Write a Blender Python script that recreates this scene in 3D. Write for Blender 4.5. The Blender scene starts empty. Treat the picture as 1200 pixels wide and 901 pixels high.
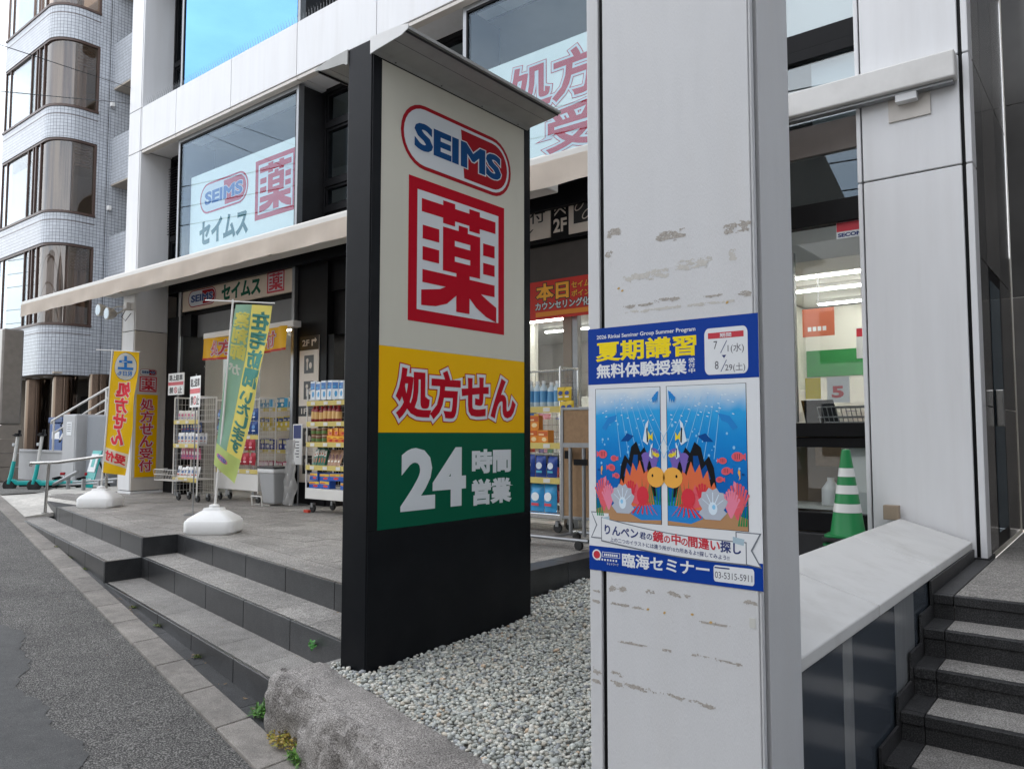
import bpy, bmesh, math, random
import numpy as np
from mathutils import Vector, Matrix
rnd = random.Random(7)
S = bpy.context.scene
COL = S.collection
R = math.radians
# ------------------------------------------------------------------ camera
cam = bpy.data.cameras.new('camera'); camo = bpy.data.objects.new('camera', cam); COL.objects.link(camo); S.camera = camo
cam.sensor_width = 36.0; cam.lens = 36.0*904.0/1200.0; cam.clip_start = .05; cam.clip_end = 2000
camo.location = (0, 0, 1.69); camo.rotation_euler = (R(90+3.66), 0, R(38.74))
# ------------------------------------------------------------------ world, sun, exposure
SUN_EL, SUN_AZ = R(48), R(28)          # behind the shop building: the whole street front lies in its shade
w = bpy.data.worlds.new('World'); S.world = w; w.use_nodes = True
nt = w.node_tree; bg = nt.nodes['Background']
sky = nt.nodes.new('ShaderNodeTexSky'); sky.sky_type = 'NISHITA'; sky.sun_disc = False
sky.sun_elevation = SUN_EL; sky.sun_rotation = SUN_AZ; sky.air_density = 1.0; sky.dust_density = .6; sky.ozone_density = 1.0
tc = nt.nodes.new('ShaderNodeTexCoord'); mp = nt.nodes.new('ShaderNodeMapping'); mp.inputs['Scale'].default_value = (1.0, 1.0, 2.6)
nz = nt.nodes.new('ShaderNodeTexNoise'); nz.inputs['Scale'].default_value = 1.7; nz.inputs['Detail'].default_value = 7; nz.inputs['Roughness'].default_value = .55
cr = nt.nodes.new('ShaderNodeValToRGB'); cr.color_ramp.elements[0].position = .22; cr.color_ramp.elements[1].position = .60
mx = nt.nodes.new('ShaderNodeMix'); mx.data_type = 'RGBA'; mx.inputs[7].default_value = (8.2, 8.3, 8.5, 1)
nt.links.new(tc.outputs['Generated'], mp.inputs[0]); nt.links.new(mp.outputs[0], nz.inputs[0]); nt.links.new(nz.outputs[0], cr.inputs[0])
nt.links.new(cr.outputs[0], mx.inputs[0]); nt.links.new(sky.outputs[0], mx.inputs[6]); nt.links.new(mx.outputs[2], bg.inputs[0])
bg.inputs[1].default_value = .12
sl = bpy.data.lights.new('sun', 'SUN'); sl.energy = 3.5; sl.angle = R(.6); sl.color = (1, .965, .92)
so = bpy.data.objects.new('sun', sl); COL.objects.link(so)
sd = Vector((math.sin(SUN_AZ)*math.cos(SUN_EL), math.cos(SUN_AZ)*math.cos(SUN_EL), math.sin(SUN_EL)))
so.rotation_euler = sd.to_track_quat('Z', 'Y').to_euler()
S.view_settings.view_transform = 'Standard'; S.view_settings.look = 'None'; S.view_settings.gamma = 1; S.view_settings.use_curve_mapping = False
S.view_settings.exposure = 1.53
# ------------------------------------------------------------------ materials
def lin(h):
    h = h.lstrip('#'); o = []
    for i in (0, 2, 4):
        c = int(h[i:i+2], 16)/255.0
        o.append(c/12.92 if c <= .04045 else ((c+.055)/1.055)**2.4)
    return tuple(o)
MATS = {}
def mat(name, col, rough=.6, metal=0, spec=.5, var=0, vscale=8, bump=0, bscale=60, dirt=0, dscale=2.5, dcol=(.12,.10,.08), stretch=None, coat=0):
    """principled material: base colour with noise variation, fine relief and dirt blotches, all in object space"""
    if name in MATS: return MATS[name]
    m = bpy.data.materials.new(name); m.use_nodes = True; MATS[name] = m
    n = m.node_tree.nodes; l = m.node_tree.links; p = n['Principled BSDF']
    if isinstance(col, str): col = lin(col)
    p.inputs['Base Color'].default_value = (*col, 1); p.inputs['Roughness'].default_value = rough
    p.inputs['Metallic'].default_value = metal; p.inputs['Specular IOR Level'].default_value = spec
    p.inputs['Coat Weight'].default_value = coat
    if not (var or bump or dirt): return m
    g = n.new('ShaderNodeNewGeometry'); src = g.outputs['Position']
    if stretch:
        q = n.new('ShaderNodeMapping'); q.inputs['Scale'].default_value = stretch; l.new(src, q.inputs[0]); src = q.outputs[0]
    cur = None
    if var:
        t = n.new('ShaderNodeTexNoise'); t.inputs['Scale'].default_value = vscale; t.inputs['Detail'].default_value = 6; l.new(src, t.inputs[0])
        mr = n.new('ShaderNodeMapRange'); mr.inputs[1].default_value = .25; mr.inputs[2].default_value = .75; mr.inputs[3].default_value = 1-var; mr.inputs[4].default_value = 1+var
        l.new(t.outputs[0], mr.inputs[0])
        v = n.new('ShaderNodeMix'); v.data_type = 'RGBA'; v.blend_type = 'MULTIPLY'; v.inputs[0].default_value = 1; v.inputs[6].default_value = (*col, 1)
        l.new(mr.outputs[0], v.inputs[7]); cur = v.outputs[2]
    if dirt:
        t = n.new('ShaderNodeTexNoise'); t.inputs['Scale'].default_value = dscale; t.inputs['Detail'].default_value = 9; t.inputs['Roughness'].default_value = .65; l.new(src, t.inputs[0])
        mr = n.new('ShaderNodeMapRange'); mr.inputs[1].default_value = .48; mr.inputs[2].default_value = .78; mr.inputs[3].default_value = 0; mr.inputs[4].default_value = dirt
        l.new(t.outputs[0], mr.inputs[0])
        v = n.new('ShaderNodeMix'); v.data_type = 'RGBA'; v.inputs[7].default_value = (*dcol, 1); l.new(mr.outputs[0], v.inputs[0])
        if cur is not None: l.new(cur, v.inputs[6])
        else: v.inputs[6].default_value = (*col, 1)
        cur = v.outputs[2]
    if cur is not None: l.new(cur, p.inputs['Base Color'])
    if bump:
        t = n.new('ShaderNodeTexNoise'); t.inputs['Scale'].default_value = bscale; t.inputs['Detail'].default_value = 4; l.new(src, t.inputs[0])
        b = n.new('ShaderNodeBump'); b.inputs['Strength'].default_value = 1; b.inputs['Distance'].default_value = bump; l.new(t.outputs[0], b.inputs['Height']); l.new(b.outputs[0], p.inputs['Normal'])
    return m
def speckle(name, ca, cb, cc, scale=180, rough=.6, bump=.001, dirt=.3, mid=.5, obj=.13):
    """granite / asphalt: three-tone fine speckle with large blotches"""
    m = bpy.data.materials.new(name); m.use_nodes = True; MATS[name] = m
    n = m.node_tree.nodes; l = m.node_tree.links; p = n['Principled BSDF']; p.inputs['Roughness'].default_value = rough
    g = n.new('ShaderNodeNewGeometry')
    t = n.new('ShaderNodeTexNoise'); t.inputs['Scale'].default_value = scale; t.inputs['Detail'].default_value = 3; l.new(g.outputs['Position'], t.inputs[0])
    c = n.new('ShaderNodeValToRGB'); e = c.color_ramp.elements; e[0].position = mid-.11; e[1].position = mid+.11
    e[0].color = (*ca, 1); e[1].color = (*cc, 1); k = e.new(mid); k.color = (*cb, 1); l.new(t.outputs[0], c.inputs[0])
    oi = n.new('ShaderNodeObjectInfo'); om = n.new('ShaderNodeMapRange'); om.inputs[3].default_value = 1-obj; om.inputs[4].default_value = 1+obj; l.new(oi.outputs['Random'], om.inputs[0])
    t2 = n.new('ShaderNodeTexNoise'); t2.inputs['Scale'].default_value = 1.4; t2.inputs['Detail'].default_value = 8; t2.inputs['Roughness'].default_value = .62; l.new(g.outputs['Position'], t2.inputs[0])
    mr = n.new('ShaderNodeMapRange'); mr.inputs[1].default_value = .3; mr.inputs[2].default_value = .7; mr.inputs[3].default_value = 1-dirt; mr.inputs[4].default_value = 1+dirt; l.new(t2.outputs[0], mr.inputs[0])
    v = n.new('ShaderNodeMix'); v.data_type = 'RGBA'; v.blend_type = 'MULTIPLY'; v.inputs[0].default_value = 1
    om2 = n.new('ShaderNodeMath'); om2.operation = 'MULTIPLY'; l.new(mr.outputs[0], om2.inputs[0]); l.new(om.outputs[0], om2.inputs[1])
    t3 = n.new('ShaderNodeTexNoise'); t3.inputs['Scale'].default_value = 13; t3.inputs['Detail'].default_value = 7; t3.inputs['Roughness'].default_value = .7; l.new(g.outputs['Position'], t3.inputs[0])
    m3 = n.new('ShaderNodeMapRange'); m3.inputs[1].default_value = .35; m3.inputs[2].default_value = .68; m3.inputs[3].default_value = 1.14; m3.inputs[4].default_value = .80; l.new(t3.outputs[0], m3.inputs[0])
    om3 = n.new('ShaderNodeMath'); om3.operation = 'MULTIPLY'; l.new(om2.outputs[0], om3.inputs[0]); l.new(m3.outputs[0], om3.inputs[1]); om2 = om3
    l.new(c.outputs[0], v.inputs[6]); l.new(om2.outputs[0], v.inputs[7]); l.new(v.outputs[2], p.inputs['Base Color'])
    b = n.new('ShaderNodeBump'); b.inputs['Distance'].default_value = bump; b.inputs['Strength'].default_value = 1; l.new(t.outputs[0], b.inputs['Height']); l.new(b.outputs[0], p.inputs['Normal'])
    return m
def glass(name, tint=(.9,.93,.94), refl=.06, gl=(1,1,1), rough=0.0, ior=1.5):
    """thin pane: see-through film plus Fresnel mirror reflection"""
    m = bpy.data.materials.new(name); m.use_nodes = True; MATS[name] = m
    n = m.node_tree.nodes; l = m.node_tree.links; n.remove(n['Principled BSDF'])
    t = n.new('ShaderNodeBsdfTransparent'); t.inputs[0].default_value = (*tint, 1)
    g = n.new('ShaderNodeBsdfGlossy'); g.inputs['Color'].default_value = (*gl, 1); g.inputs['Roughness'].default_value = rough
    f = n.new('ShaderNodeLayerWeight'); f.inputs[0].default_value = .5
    q = n.new('ShaderNodeMath'); q.operation = 'POWER'; q.inputs[1].default_value = 5.0; l.new(f.outputs['Facing'], q.inputs[0])
    a = n.new('ShaderNodeMath'); a.operation = 'MULTIPLY_ADD'; a.inputs[1].default_value = 1-refl; a.inputs[2].default_value = refl; a.use_clamp = True; l.new(q.outputs[0], a.inputs[0])
    x = n.new('ShaderNodeMixShader'); l.new(a.outputs[0], x.inputs[0]); l.new(t.outputs[0], x.inputs[1]); l.new(g.outputs[0], x.inputs[2]); l.new(x.outputs[0], n['Material Output'].inputs[0])
    return m
def emit(name, col, st):
    m = bpy.data.materials.new(name); m.use_nodes = True; MATS[name] = m
    p = m.node_tree.nodes['Principled BSDF']; p.inputs['Base Color'].default_value = (*col, 1); p.inputs['Emission Color'].default_value = (*col, 1); p.inputs['Emission Strength'].default_value = st
    return m
def tiles_mat(name, col, grout, w, h, axes='xz'):
    m = bpy.data.materials.new(name); m.use_nodes = True; MATS[name] = m
    n = m.node_tree.nodes; l = m.node_tree.links; p = n['Principled BSDF']; p.inputs['Roughness'].default_value = .28
    uv = n.new('ShaderNodeUVMap')
    b = n.new('ShaderNodeTexBrick'); b.offset = 0; b.inputs['Scale'].default_value = 1; b.inputs['Brick Width'].default_value = w; b.inputs['Row Height'].default_value = h
    b.inputs['Mortar Size'].default_value = .0055; b.inputs['Mortar Smooth'].default_value = .1; b.inputs['Bias'].default_value = 0
    b.inputs['Color1'].default_value = (*col, 1); b.inputs['Color2'].default_value = (*[c*.86 for c in col], 1); b.inputs['Mortar'].default_value = (*grout, 1)
    l.new(uv.outputs[0], b.inputs[0]); l.new(b.outputs[0], p.inputs['Base Color'])
    bp = n.new('ShaderNodeBump'); bp.inputs['Distance'].default_value = .003; bp.invert = True; l.new(b.outputs['Fac'], bp.inputs['Height']); l.new(bp.outputs[0], p.inputs['Normal'])
    return m
WHITE = mat('white_panel', (.73,.735,.745), .42, spec=.35, var=.03, vscale=1.6, bump=.0004, bscale=90, dirt=.15, dscale=.9, dcol=(.42,.38,.33), stretch=(6,6,.5))
WHITE2 = mat('white_textured_paint', (.66,.665,.675), .4, spec=.35, var=.03, vscale=3, bump=.0016, bscale=105, dirt=.16, dscale=1.5, dcol=(.42,.38,.33), stretch=(5,5,.8))
PALE = mat('pale_beige_panel', (.60,.565,.52), .5, var=.04, vscale=2, dirt=.12, dscale=1.3, stretch=(2,2,.5))
BLACK = mat('black_metal', (.007,.007,.008), .42, spec=.14, var=.2, vscale=6)
BLACKP = mat('black_powder_paint', (.006,.007,.009), .36, spec=.16, var=.15, vscale=3, dirt=.10, dscale=4, dcol=(.05,.05,.05), bump=.0002, bscale=300)
DARKM = mat('dark_bronze_metal', (.035,.035,.037), .35, metal=.3, var=.1)
GREYM = mat('grey_aluminium', (.30,.31,.32), .38, metal=.7, var=.06, vscale=20)
STEEL = mat('stainless_steel', (.50,.49,.47), .25, metal=1, var=.08, vscale=30, stretch=(1,1,.1))
CHROME = mat('chrome_wire', (.62,.62,.62), .2, metal=1)
WIRE = mat('white_wire', (.70,.69,.66), .4)
PLASTW = mat('white_plastic', (.78,.78,.77), .35, dirt=.12, dscale=6, dcol=(.35,.33,.30))
RUBBER = mat('black_rubber', (.015,.015,.015), .7)
GRAN_D = speckle('black_granite', (.016,.017,.018), (.030,.031,.033), (.065,.067,.07), 260, .3, .0002, .35)
GRAN_DR = speckle('black_granite_rough', (.014,.014,.015), (.026,.026,.027), (.065,.065,.066), 170, .5, .0006, .5)
PAVER = speckle('grey_paver', (.135,.126,.116), (.23,.217,.20), (.40,.38,.352), 130, .75, .0006, .26)
TREAD = speckle('grey_granite_tread', (.135,.127,.117), (.23,.218,.202), (.39,.372,.347), 140, .7, .0006, .22)
ASPH = speckle('asphalt', (.026,.025,.023), (.080,.076,.071), (.26,.25,.235), 115, .85, .005, .22)
ASPH2 = speckle('smooth_dark_asphalt', (.034,.034,.034), (.055,.055,.054), (.09,.089,.087), 210, .7, .0012, .28)
KERBM = speckle('concrete_kerb', (.16,.146,.13), (.22,.202,.182), (.285,.265,.242), 190, .85, .0008, .28)
CONC = speckle('pale_concrete', (.44,.42,.38), (.53,.51,.47), (.60,.58,.54), 120, .85, .0008, .18)
ROCK = speckle('rough_rock', (.11,.10,.092), (.215,.20,.187), (.35,.33,.31), 150, .9, .004, .35)
GL = glass('clear_glass', (.90,.92,.92), .04)
GLW = glass('window_glass', (.80,.85,.87), .10, (.95,.98,1))
GLB = glass('reflective_glass', (.88,.93,.95), .05, (.78,.90,1))
GLM = glass('mirror_glass', (.08,.12,.2), .58, (.24,.55,.95))  # blue of the reflected sky is put into the gloss colour
GLBR = glass('bronze_glass', (.40,.32,.27), .12, (1,.96,.92))
STRIP = emit('lit_tube', (1,.97,.9), 11)
RED = mat('print_red', lin('b4001f'), .45, spec=.12); RED2 = mat('print_dark_red', lin('a00c1c'), .45, spec=.12)
SWHITE = mat('print_white', (.66,.69,.71), .45, spec=.15); CREAM = mat('print_cream', (.625,.605,.515), .45, spec=.15, var=.015, vscale=2, dirt=.06, dscale=1.2, stretch=(3,3,.5))
YEL = mat('print_yellow', lin('f0b800'), .45, spec=.12); GRN = mat('print_green', lin('00563e'), .45, spec=.12); BLUE = mat('print_blue', lin('04457c'), .45, spec=.12)
BLK = mat('print_black', (.012,.012,.012), .4)
# ------------------------------------------------------------------ mesh helpers
ORG = {}
def root_of(o):
    while o.parent: o = o.parent
    return o
class MB:
    def __init__(s): s.v = []; s.f = []; s.uv = None
    def add(s, vs, fs):
        b = len(s.v); s.v += [tuple(q) for q in vs]; s.f += [tuple(i+b for i in f) for f in fs]; return s
    def box(s, x0, x1, y0, y1, z0, z1):
        if x0 > x1: x0, x1 = x1, x0
        if y0 > y1: y0, y1 = y1, y0
        if z0 > z1: z0, z1 = z1, z0
        return s.add([(x0,y0,z0),(x1,y0,z0),(x1,y1,z0),(x0,y1,z0),(x0,y0,z1),(x1,y0,z1),(x1,y1,z1),(x0,y1,z1)],
                     [(3,2,1,0),(4,5,6,7),(0,1,5,4),(1,2,6,5),(2,3,7,6),(3,0,4,7)])
    def prism(s, pts, axis, a0, a1):
        """polygon pts (2D) extruded along axis; x:(y,z) y:(x,z) z:(x,y)"""
        def P(p, a): return (a, p[0], p[1]) if axis == 'x' else ((p[0], a, p[1]) if axis == 'y' else (p[0], p[1], a))
        n = len(pts); vs = [P(p, a0) for p in pts]+[P(p, a1) for p in pts]
        return s.add(vs, [tuple(range(n))[::-1], tuple(range(n, 2*n))]+[(i, (i+1) % n, n+(i+1) % n, n+i) for i in range(n)])
    def slab(s, top, th):
        """3D polygon (any plane) thickened downwards in z by th"""
        n = len(top); vs = list(top)+[(p[0], p[1], p[2]-th) for p in top]
        return s.add(vs, [tuple(range(n)), tuple(range(n, 2*n))[::-1]]+[(i, n+i, n+(i+1) % n, (i+1) % n) for i in range(n)])
    def tube(s, pts, r, n=8, r1=None):
        pts = [Vector(p) for p in pts]; m = len(pts); rings = []; up = None
        for i, p in enumerate(pts):
            t = (pts[min(i+1, m-1)]-pts[max(i-1, 0)]).normalized()
            if up is None:
                up = Vector((0,0,1)) if abs(t.z) < .9 else Vector((1,0,0))
            a = t.cross(up).normalized(); b = a.cross(t).normalized(); up = b
            rr = r if r1 is None else r+(r1-r)*i/(m-1)
            rings.append([p+a*(rr*math.cos(2*math.pi*k/n))+b*(rr*math.sin(2*math.pi*k/n)) for k in range(n)])
        vs = [q for g in rings for q in g]; fs = []
        for i in range(m-1):
            for k in range(n): fs.append((i*n+k, i*n+(k+1) % n, (i+1)*n+(k+1) % n, (i+1)*n+k))
        fs += [tuple(range(n))[::-1], tuple((m-1)*n+k for k in range(n))]
        return s.add(vs, fs)
    def lathe(s, prof, c=(0,0,0), n=20, axis='z', sq=1):
        vs = []; fs = []
        for r, h in prof:
            for k in range(n):
                a = 2*math.pi*k/n; x, y = r*math.cos(a), r*math.sin(a)*sq
                q = (x, y, h) if axis == 'z' else ((h, x, y) if axis == 'x' else (x, h, y))
                vs.append((c[0]+q[0], c[1]+q[1], c[2]+q[2]))
        m = len(prof)
        for i in range(m-1):
            for k in range(n): fs.append((i*n+k, i*n+(k+1) % n, (i+1)*n+(k+1) % n, (i+1)*n+k))
        fs += [tuple(range(n))[::-1], tuple((m-1)*n+k for k in range(n))]
        return s.add(vs, fs)
    def build(s, name, m, parent=None, smooth=False, bevel=0, seg=2):
        me = bpy.data.meshes.new(name)
        off = Vector((0,0,0))
        if parent is not None: off = ORG.get(root_of(parent).name, off)
        else:
            a = np.array(s.v); lo, hi = a.min(0), a.max(0); off = Vector(((lo[0]+hi[0])/2, (lo[1]+hi[1])/2, lo[2]))
        me.from_pydata([(p[0]-off[0], p[1]-off[1], p[2]-off[2]) for p in s.v], [], s.f); me.validate(verbose=False)
        bm = bmesh.new(); bm.from_mesh(me); bmesh.ops.recalc_face_normals(bm, faces=bm.faces); bm.to_mesh(me); bm.free()
        if s.uv is not None:
            lay = me.uv_layers.new(name='UVMap')
            for lp in me.loops:
                lay.data[lp.index].uv = s.uv[lp.vertex_index]
        me.materials.append(m)
        if smooth:
            me.polygons.foreach_set('use_smooth', [True]*len(me.polygons))
            try: me.set_sharp_from_angle(angle=R(40))
            except Exception: pass
        o = bpy.data.objects.new(name, me); COL.objects.link(o)
        if parent is not None: o.parent = parent
        else: o.location = off; ORG[o.name] = off
        if bevel:
            b = o.modifiers.new('Bevel', 'BEVEL'); b.width = bevel; b.segments = seg; b.limit_method = 'ANGLE'; b.angle_limit = R(40)
        return o
def bx(name, m, parent, x0, x1, y0, y1, z0, z1, bevel=0): return MB().box(x0,x1,y0,y1,z0,z1).build(name, m, parent, bevel=bevel)
def tag(o, label, cat, group=None):
    o['label'] = label; o['category'] = cat
    if group: o['group'] = group
    return o
def thing(name, label, cat, loc=(0,0,0), group=None, local=False, rz=0):
    """Empty at the thing's base; local=True means the parts are given in the thing's own coordinates"""
    o = bpy.data.objects.new(name, None); COL.objects.link(o); o.location = loc; o.rotation_euler = (0,0,rz); o.empty_display_size = .2
    ORG[o.name] = Vector((0,0,0)) if local else Vector(loc)
    return tag(o, label, cat, group)
def struct(o): o['kind'] = 'structure'; return o
def stuff(o): o['kind'] = 'stuff'; return o
def sroot(name, loc=(0,0,0)):
    o = bpy.data.objects.new(name, None); COL.objects.link(o); o.location = loc; ORG[o.name] = Vector(loc); o['kind'] = 'structure'; return o
def dup(root, loc, rz=0, label=None, scale=None):
    def cp(o, par):
        c = o.copy(); COL.objects.link(c); c.parent = par
        for ch in o.children: cp(ch, c)
        return c
    c = cp(root, None); c.location = loc; c.rotation_euler = (0,0,rz)
    if scale: c.scale = scale
    if label: c['label'] = label
    ORG[c.name] = Vector(loc)
    return c
def clip(poly, a, b):
    """keep the part of a 2D polygon left of the line a->b"""
    o = []; n = len(poly)
    def sd(p): return (b[0]-a[0])*(p[1]-a[1])-(b[1]-a[1])*(p[0]-a[0])
    for i in range(n):
        p, q = poly[i], poly[(i+1) % n]; sp, sq = sd(p), sd(q)
        if sp >= 0: o.append(p)
        if (sp > 0 and sq < 0) or (sp < 0 and sq > 0):
            t = sp/(sp-sq); o.append((p[0]+(q[0]-p[0])*t, p[1]+(q[1]-p[1])*t))
    return o
# ------------------------------------------------------------------ lettering
TXT = {}
def glyphs(body, bold):
    k = (body, round(bold, 4))
    if k in TXT: return TXT[k]
    cu = bpy.data.curves.new('t', 'FONT'); cu.body = body; cu.size = 1; cu.resolution_u = 3; cu.fill_mode = 'FRONT'
    cu.bevel_depth = bold; cu.bevel_resolution = 0
    o = bpy.data.objects.new('t', cu); COL.objects.link(o); bpy.context.view_layer.update()
    me = bpy.data.meshes.new_from_object(o.evaluated_get(bpy.context.evaluated_depsgraph_get()))
    v = np.zeros(len(me.vertices)*3); me.vertices.foreach_get('co', v); v = v.reshape(-1, 3)
    f = [tuple(p.vertices) for p in me.polygons]
    bpy.data.objects.remove(o); bpy.data.curves.remove(cu); bpy.data.meshes.remove(me)
    TXT[k] = (v, f); return TXT[k]
def plane(O, ax, ay, n):
    O, ax, ay, n = Vector(O), Vector(ax), Vector(ay), Vector(n)
    return lambda x, y, d: tuple(O+ax*x+ay*y+n*d)
def letter(mb, body, fr, x0, y0, x1, y1, bold=0, d=.002, th=.0012, vert=False, mirror=False):
    """text fitted in the box x0..x1, y0..y1 of the frame fr, d in front of it"""
    if vert:
        n = len(body); h = (y1-y0)/n
        for i, ch in enumerate(body): letter(mb, ch, fr, x0, y1-(i+1)*h+h*.06, x1, y1-i*h-h*.06, bold, d, th, False, mirror)
        return
    base = glyphs(body, 0)[0]; lo, hi = base.min(0), base.max(0)
    v, f = glyphs(body, bold)
    sx = (x1-x0)/max(hi[0]-lo[0], 1e-6); sy = (y1-y0)/max(hi[1]-lo[1], 1e-6)
    zt = max(v[:,2].max(), 1e-6)
    vs = []
    for p in v:
        X = (p[0]-lo[0])*sx; X = x1-X if mirror else x0+X
        vs.append(fr(X, y0+(p[1]-lo[1])*sy, d+(th*p[2]/zt if bold else 0)))
    mb.add(vs, f)
def shape(mb, fr, pts, d): mb.add([fr(p[0], p[1], d) for p in pts], [tuple(range(len(pts)))])
def rect(mb, fr, x0, y0, x1, y1, d): shape(mb, fr, [(x0,y0),(x1,y0),(x1,y1),(x0,y1)], d)
def stadium(x0, y0, x1, y1, n=14):
    r = (y1-y0)/2; cy = (y0+y1)/2; r = min(r, (x1-x0)/2)
    return [(x1-r+r*math.cos(a), cy+r*math.sin(a)) for a in [-math.pi/2+math.pi*i/n for i in range(n+1)]]+[(x0+r+r*math.cos(a), cy+r*math.sin(a)) for a in [math.pi/2+math.pi*i/n for i in range(n+1)]]
def rrect(x0, y0, x1, y1, r, n=5):
    o = []
    for cx, cy, a0 in ((x1-r,y0+r,-90),(x1-r,y1-r,0),(x0+r,y1-r,90),(x0+r,y0+r,180)):
        o += [(cx+r*math.cos(R(a0+90*i/n)), cy+r*math.sin(R(a0+90*i/n))) for i in range(n+1)]
    return o
def ell(cx, cy, rx, ry, n=18, a=0): return [(cx+rx*math.cos(t)*math.cos(a)-ry*math.sin(t)*math.sin(a), cy+rx*math.cos(t)*math.sin(a)+ry*math.sin(t)*math.cos(a)) for t in [2*math.pi*i/n for i in range(n)]]
YAKU = [[(.12,.135),(.895,.135),(.895,.227),(.12,.227)],[(.327,.10),(.45,.10),(.45,.265),(.327,.265)],[(.6,.10),(.716,.10),(.716,.265),(.6,.265)],
    [(.487,.248),(.585,.248),(.585,.30),(.487,.30)],[(.327,.29),(.72,.29),(.72,.37),(.327,.37)],[(.327,.41),(.72,.41),(.72,.485),(.327,.485)],[(.327,.522),(.72,.522),(.72,.605),(.327,.605)],
    [(.327,.37),(.448,.37),(.448,.522),(.327,.522)],[(.611,.37),(.72,.37),(.72,.522),(.611,.522)],
    [(.13,.32),(.29,.32),(.29,.415),(.13,.415)],[(.13,.47),(.29,.47),(.29,.565),(.13,.565)],[(.753,.327),(.885,.327),(.885,.42),(.753,.42)],[(.753,.476),(.885,.476),(.885,.563),(.753,.563)],
    [(.13,.63),(.885,.63),(.885,.72),(.13,.72)],[(.465,.60),(.605,.60),(.605,.885),(.465,.885)],
    [(.12,.775),(.30,.745),(.40,.70),(.47,.70),(.47,.765),(.37,.84),(.26,.872),(.12,.882)],[(.60,.70),(.69,.70),(.80,.755),(.905,.80),(.905,.915),(.79,.885),(.68,.83),(.60,.765)]]
def yaku(par, fr, x0, y0, x1, y1, d=.002, red=None, white=None):
    red = red or RED; white = white or SWHITE; W_, H_ = x1-x0, y1-y0
    a = MB(); rect(a, fr, x0, y0, x1, y1, d); a.build('emblem_border', red, par)
    a = MB(); rect(a, fr, x0+.08*W_, y0+.085*H_, x1-.07*W_, y1-.08*H_, d+.001); a.build('emblem_ground', white, par)
    a = MB()
    for i, q in enumerate(YAKU): shape(a, fr, [(x0+p[0]*W_, y1-p[1]*H_) for p in q], d+.002+i*.00004)
    a.build('emblem', red, par)
def seims(par, fr, x0, y0, x1, y1, d=.002, red=None, blue=None, white=None):
    red = red or RED2; blue = blue or BLUE; white = white or SWHITE; H_ = y1-y0; W_ = x1-x0; b = .06*H_
    def st(q, m, dd, nm): a = MB(); shape(a, fr, q, dd); a.build(nm, m, par)
    st(stadium(x0, y0, x1, y1), red, d, 'logo_border'); st(stadium(x0+b, y0+b, x1-b, y1-b), white, d+.0008, 'logo_ground')
    h = stadium(x0+1.8*b, y0+1.8*b, x1-1.8*b, y1-1.8*b); xm = x0+.52*W_
    h = clip(h, (xm+.03*W_, y0), (xm-.02*W_, y1)) if False else clip(h, (xm-.02*W_, y1), (xm+.02*W_, y0))
    st(h, red, d+.0016, 'logo_half')
    t = MB(); letter(t, 'SEIMS', fr, x0+.12*W_, y0+.31*H_, x1-.12*W_, y0+.69*H_, .075, d+.0018, .0004); t.build('logo_outline', white, par)
    t = MB(); letter(t, 'SEIMS', fr, x0+.12*W_, y0+.31*H_, x1-.12*W_, y0+.69*H_, .045, d+.0028, .0004); t.build('logo_lettering', blue, par)
# ================================================================== SETTING: road, kerb, steps, terrace
T = .61                                     # terrace level
def zroad(u): return .0435*(-max(min(u, 8.0), -16.5)-3.95)
A = lambda u: 2.77-.19*(u+3.92)             # three nosing lines of the front steps
B = lambda u: 3.27-.19*(u+4.6)
C = lambda u: 3.78-.19*(u+5.3)
KO = lambda u: 2.331-.2135*(u+3.543)        # kerb, road side
KI = lambda u: KO(u)+.215
US = [-400,-120,-60,-40,-30,-26,-22,-19,-16.5,-14,-12,-10,-8,-6,-4,-2,0,2,4,6,8,12,20,40,120,400]
def sheet(name, m, v0, v1, dz=0, us=US, nv=1):
    a = MB()
    for u in us:
        for k in range(nv+1):
            p, q = v0(u), v1(u); a.v.append((u, p+(q-p)*k/nv, zroad(u)+dz))
    c = nv+1
    for i in range(len(us)-1):
        for k in range(nv): a.f.append((i*c+k, (i+1)*c+k, (i+1)*c+k+1, i*c+k+1))
    return struct(a.build(name, m))
sheet('ground', ASPH, lambda u: -400, lambda u: 400, -.35)
sheet('road', ASPH, lambda u: -9.0, lambda u: KO(u)-.0 if -60 < u < 30 else (KO(-60) if u <= -60 else KO(30)))
# smoother strip of resurfaced asphalt with a ragged edge
a = MB(); us = [-14+.03*i for i in range(560)]; row = []
for i, u in enumerate(us):
    e = KO(u)-.70-.05*math.sin(u*3.1)-.035*math.sin(u*7.7+1)-.02*rnd.random()-.012*math.sin(u*31)-.03*math.sin(u*1.3+2)+(.5 if u < -9 else 0)*(-9-u)/5*-.6
    a.v += [(u, -2.2, zroad(u)+.004), (u, e, zroad(u)+.004)]
for i in range(len(us)-1): a.f.append((2*i, 2*i+2, 2*i+3, 2*i+1))
struct(a.build('road_patch', ASPH2))
a = MB(); u = 12.0
kerb = sroot('kerb', (-6, 2.9, 0))
while u > -24:
    L = .62
    def kz(x): return zroad(x)+.022
    e = .005
    top = [(u-e, KO(u-e), kz(u)), (u-e, KI(u-e), kz(u)), (u-L+e, KI(u-L+e), kz(u-L)), (u-L+e, KO(u-L+e), kz(u-L))]
    MB().slab(top, .3).build('kerb_stone', KERBM, kerb, bevel=.008)
    u -= L
gut = sroot('gutter', (-6, 3.0, 0)); u = 2.0
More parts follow.
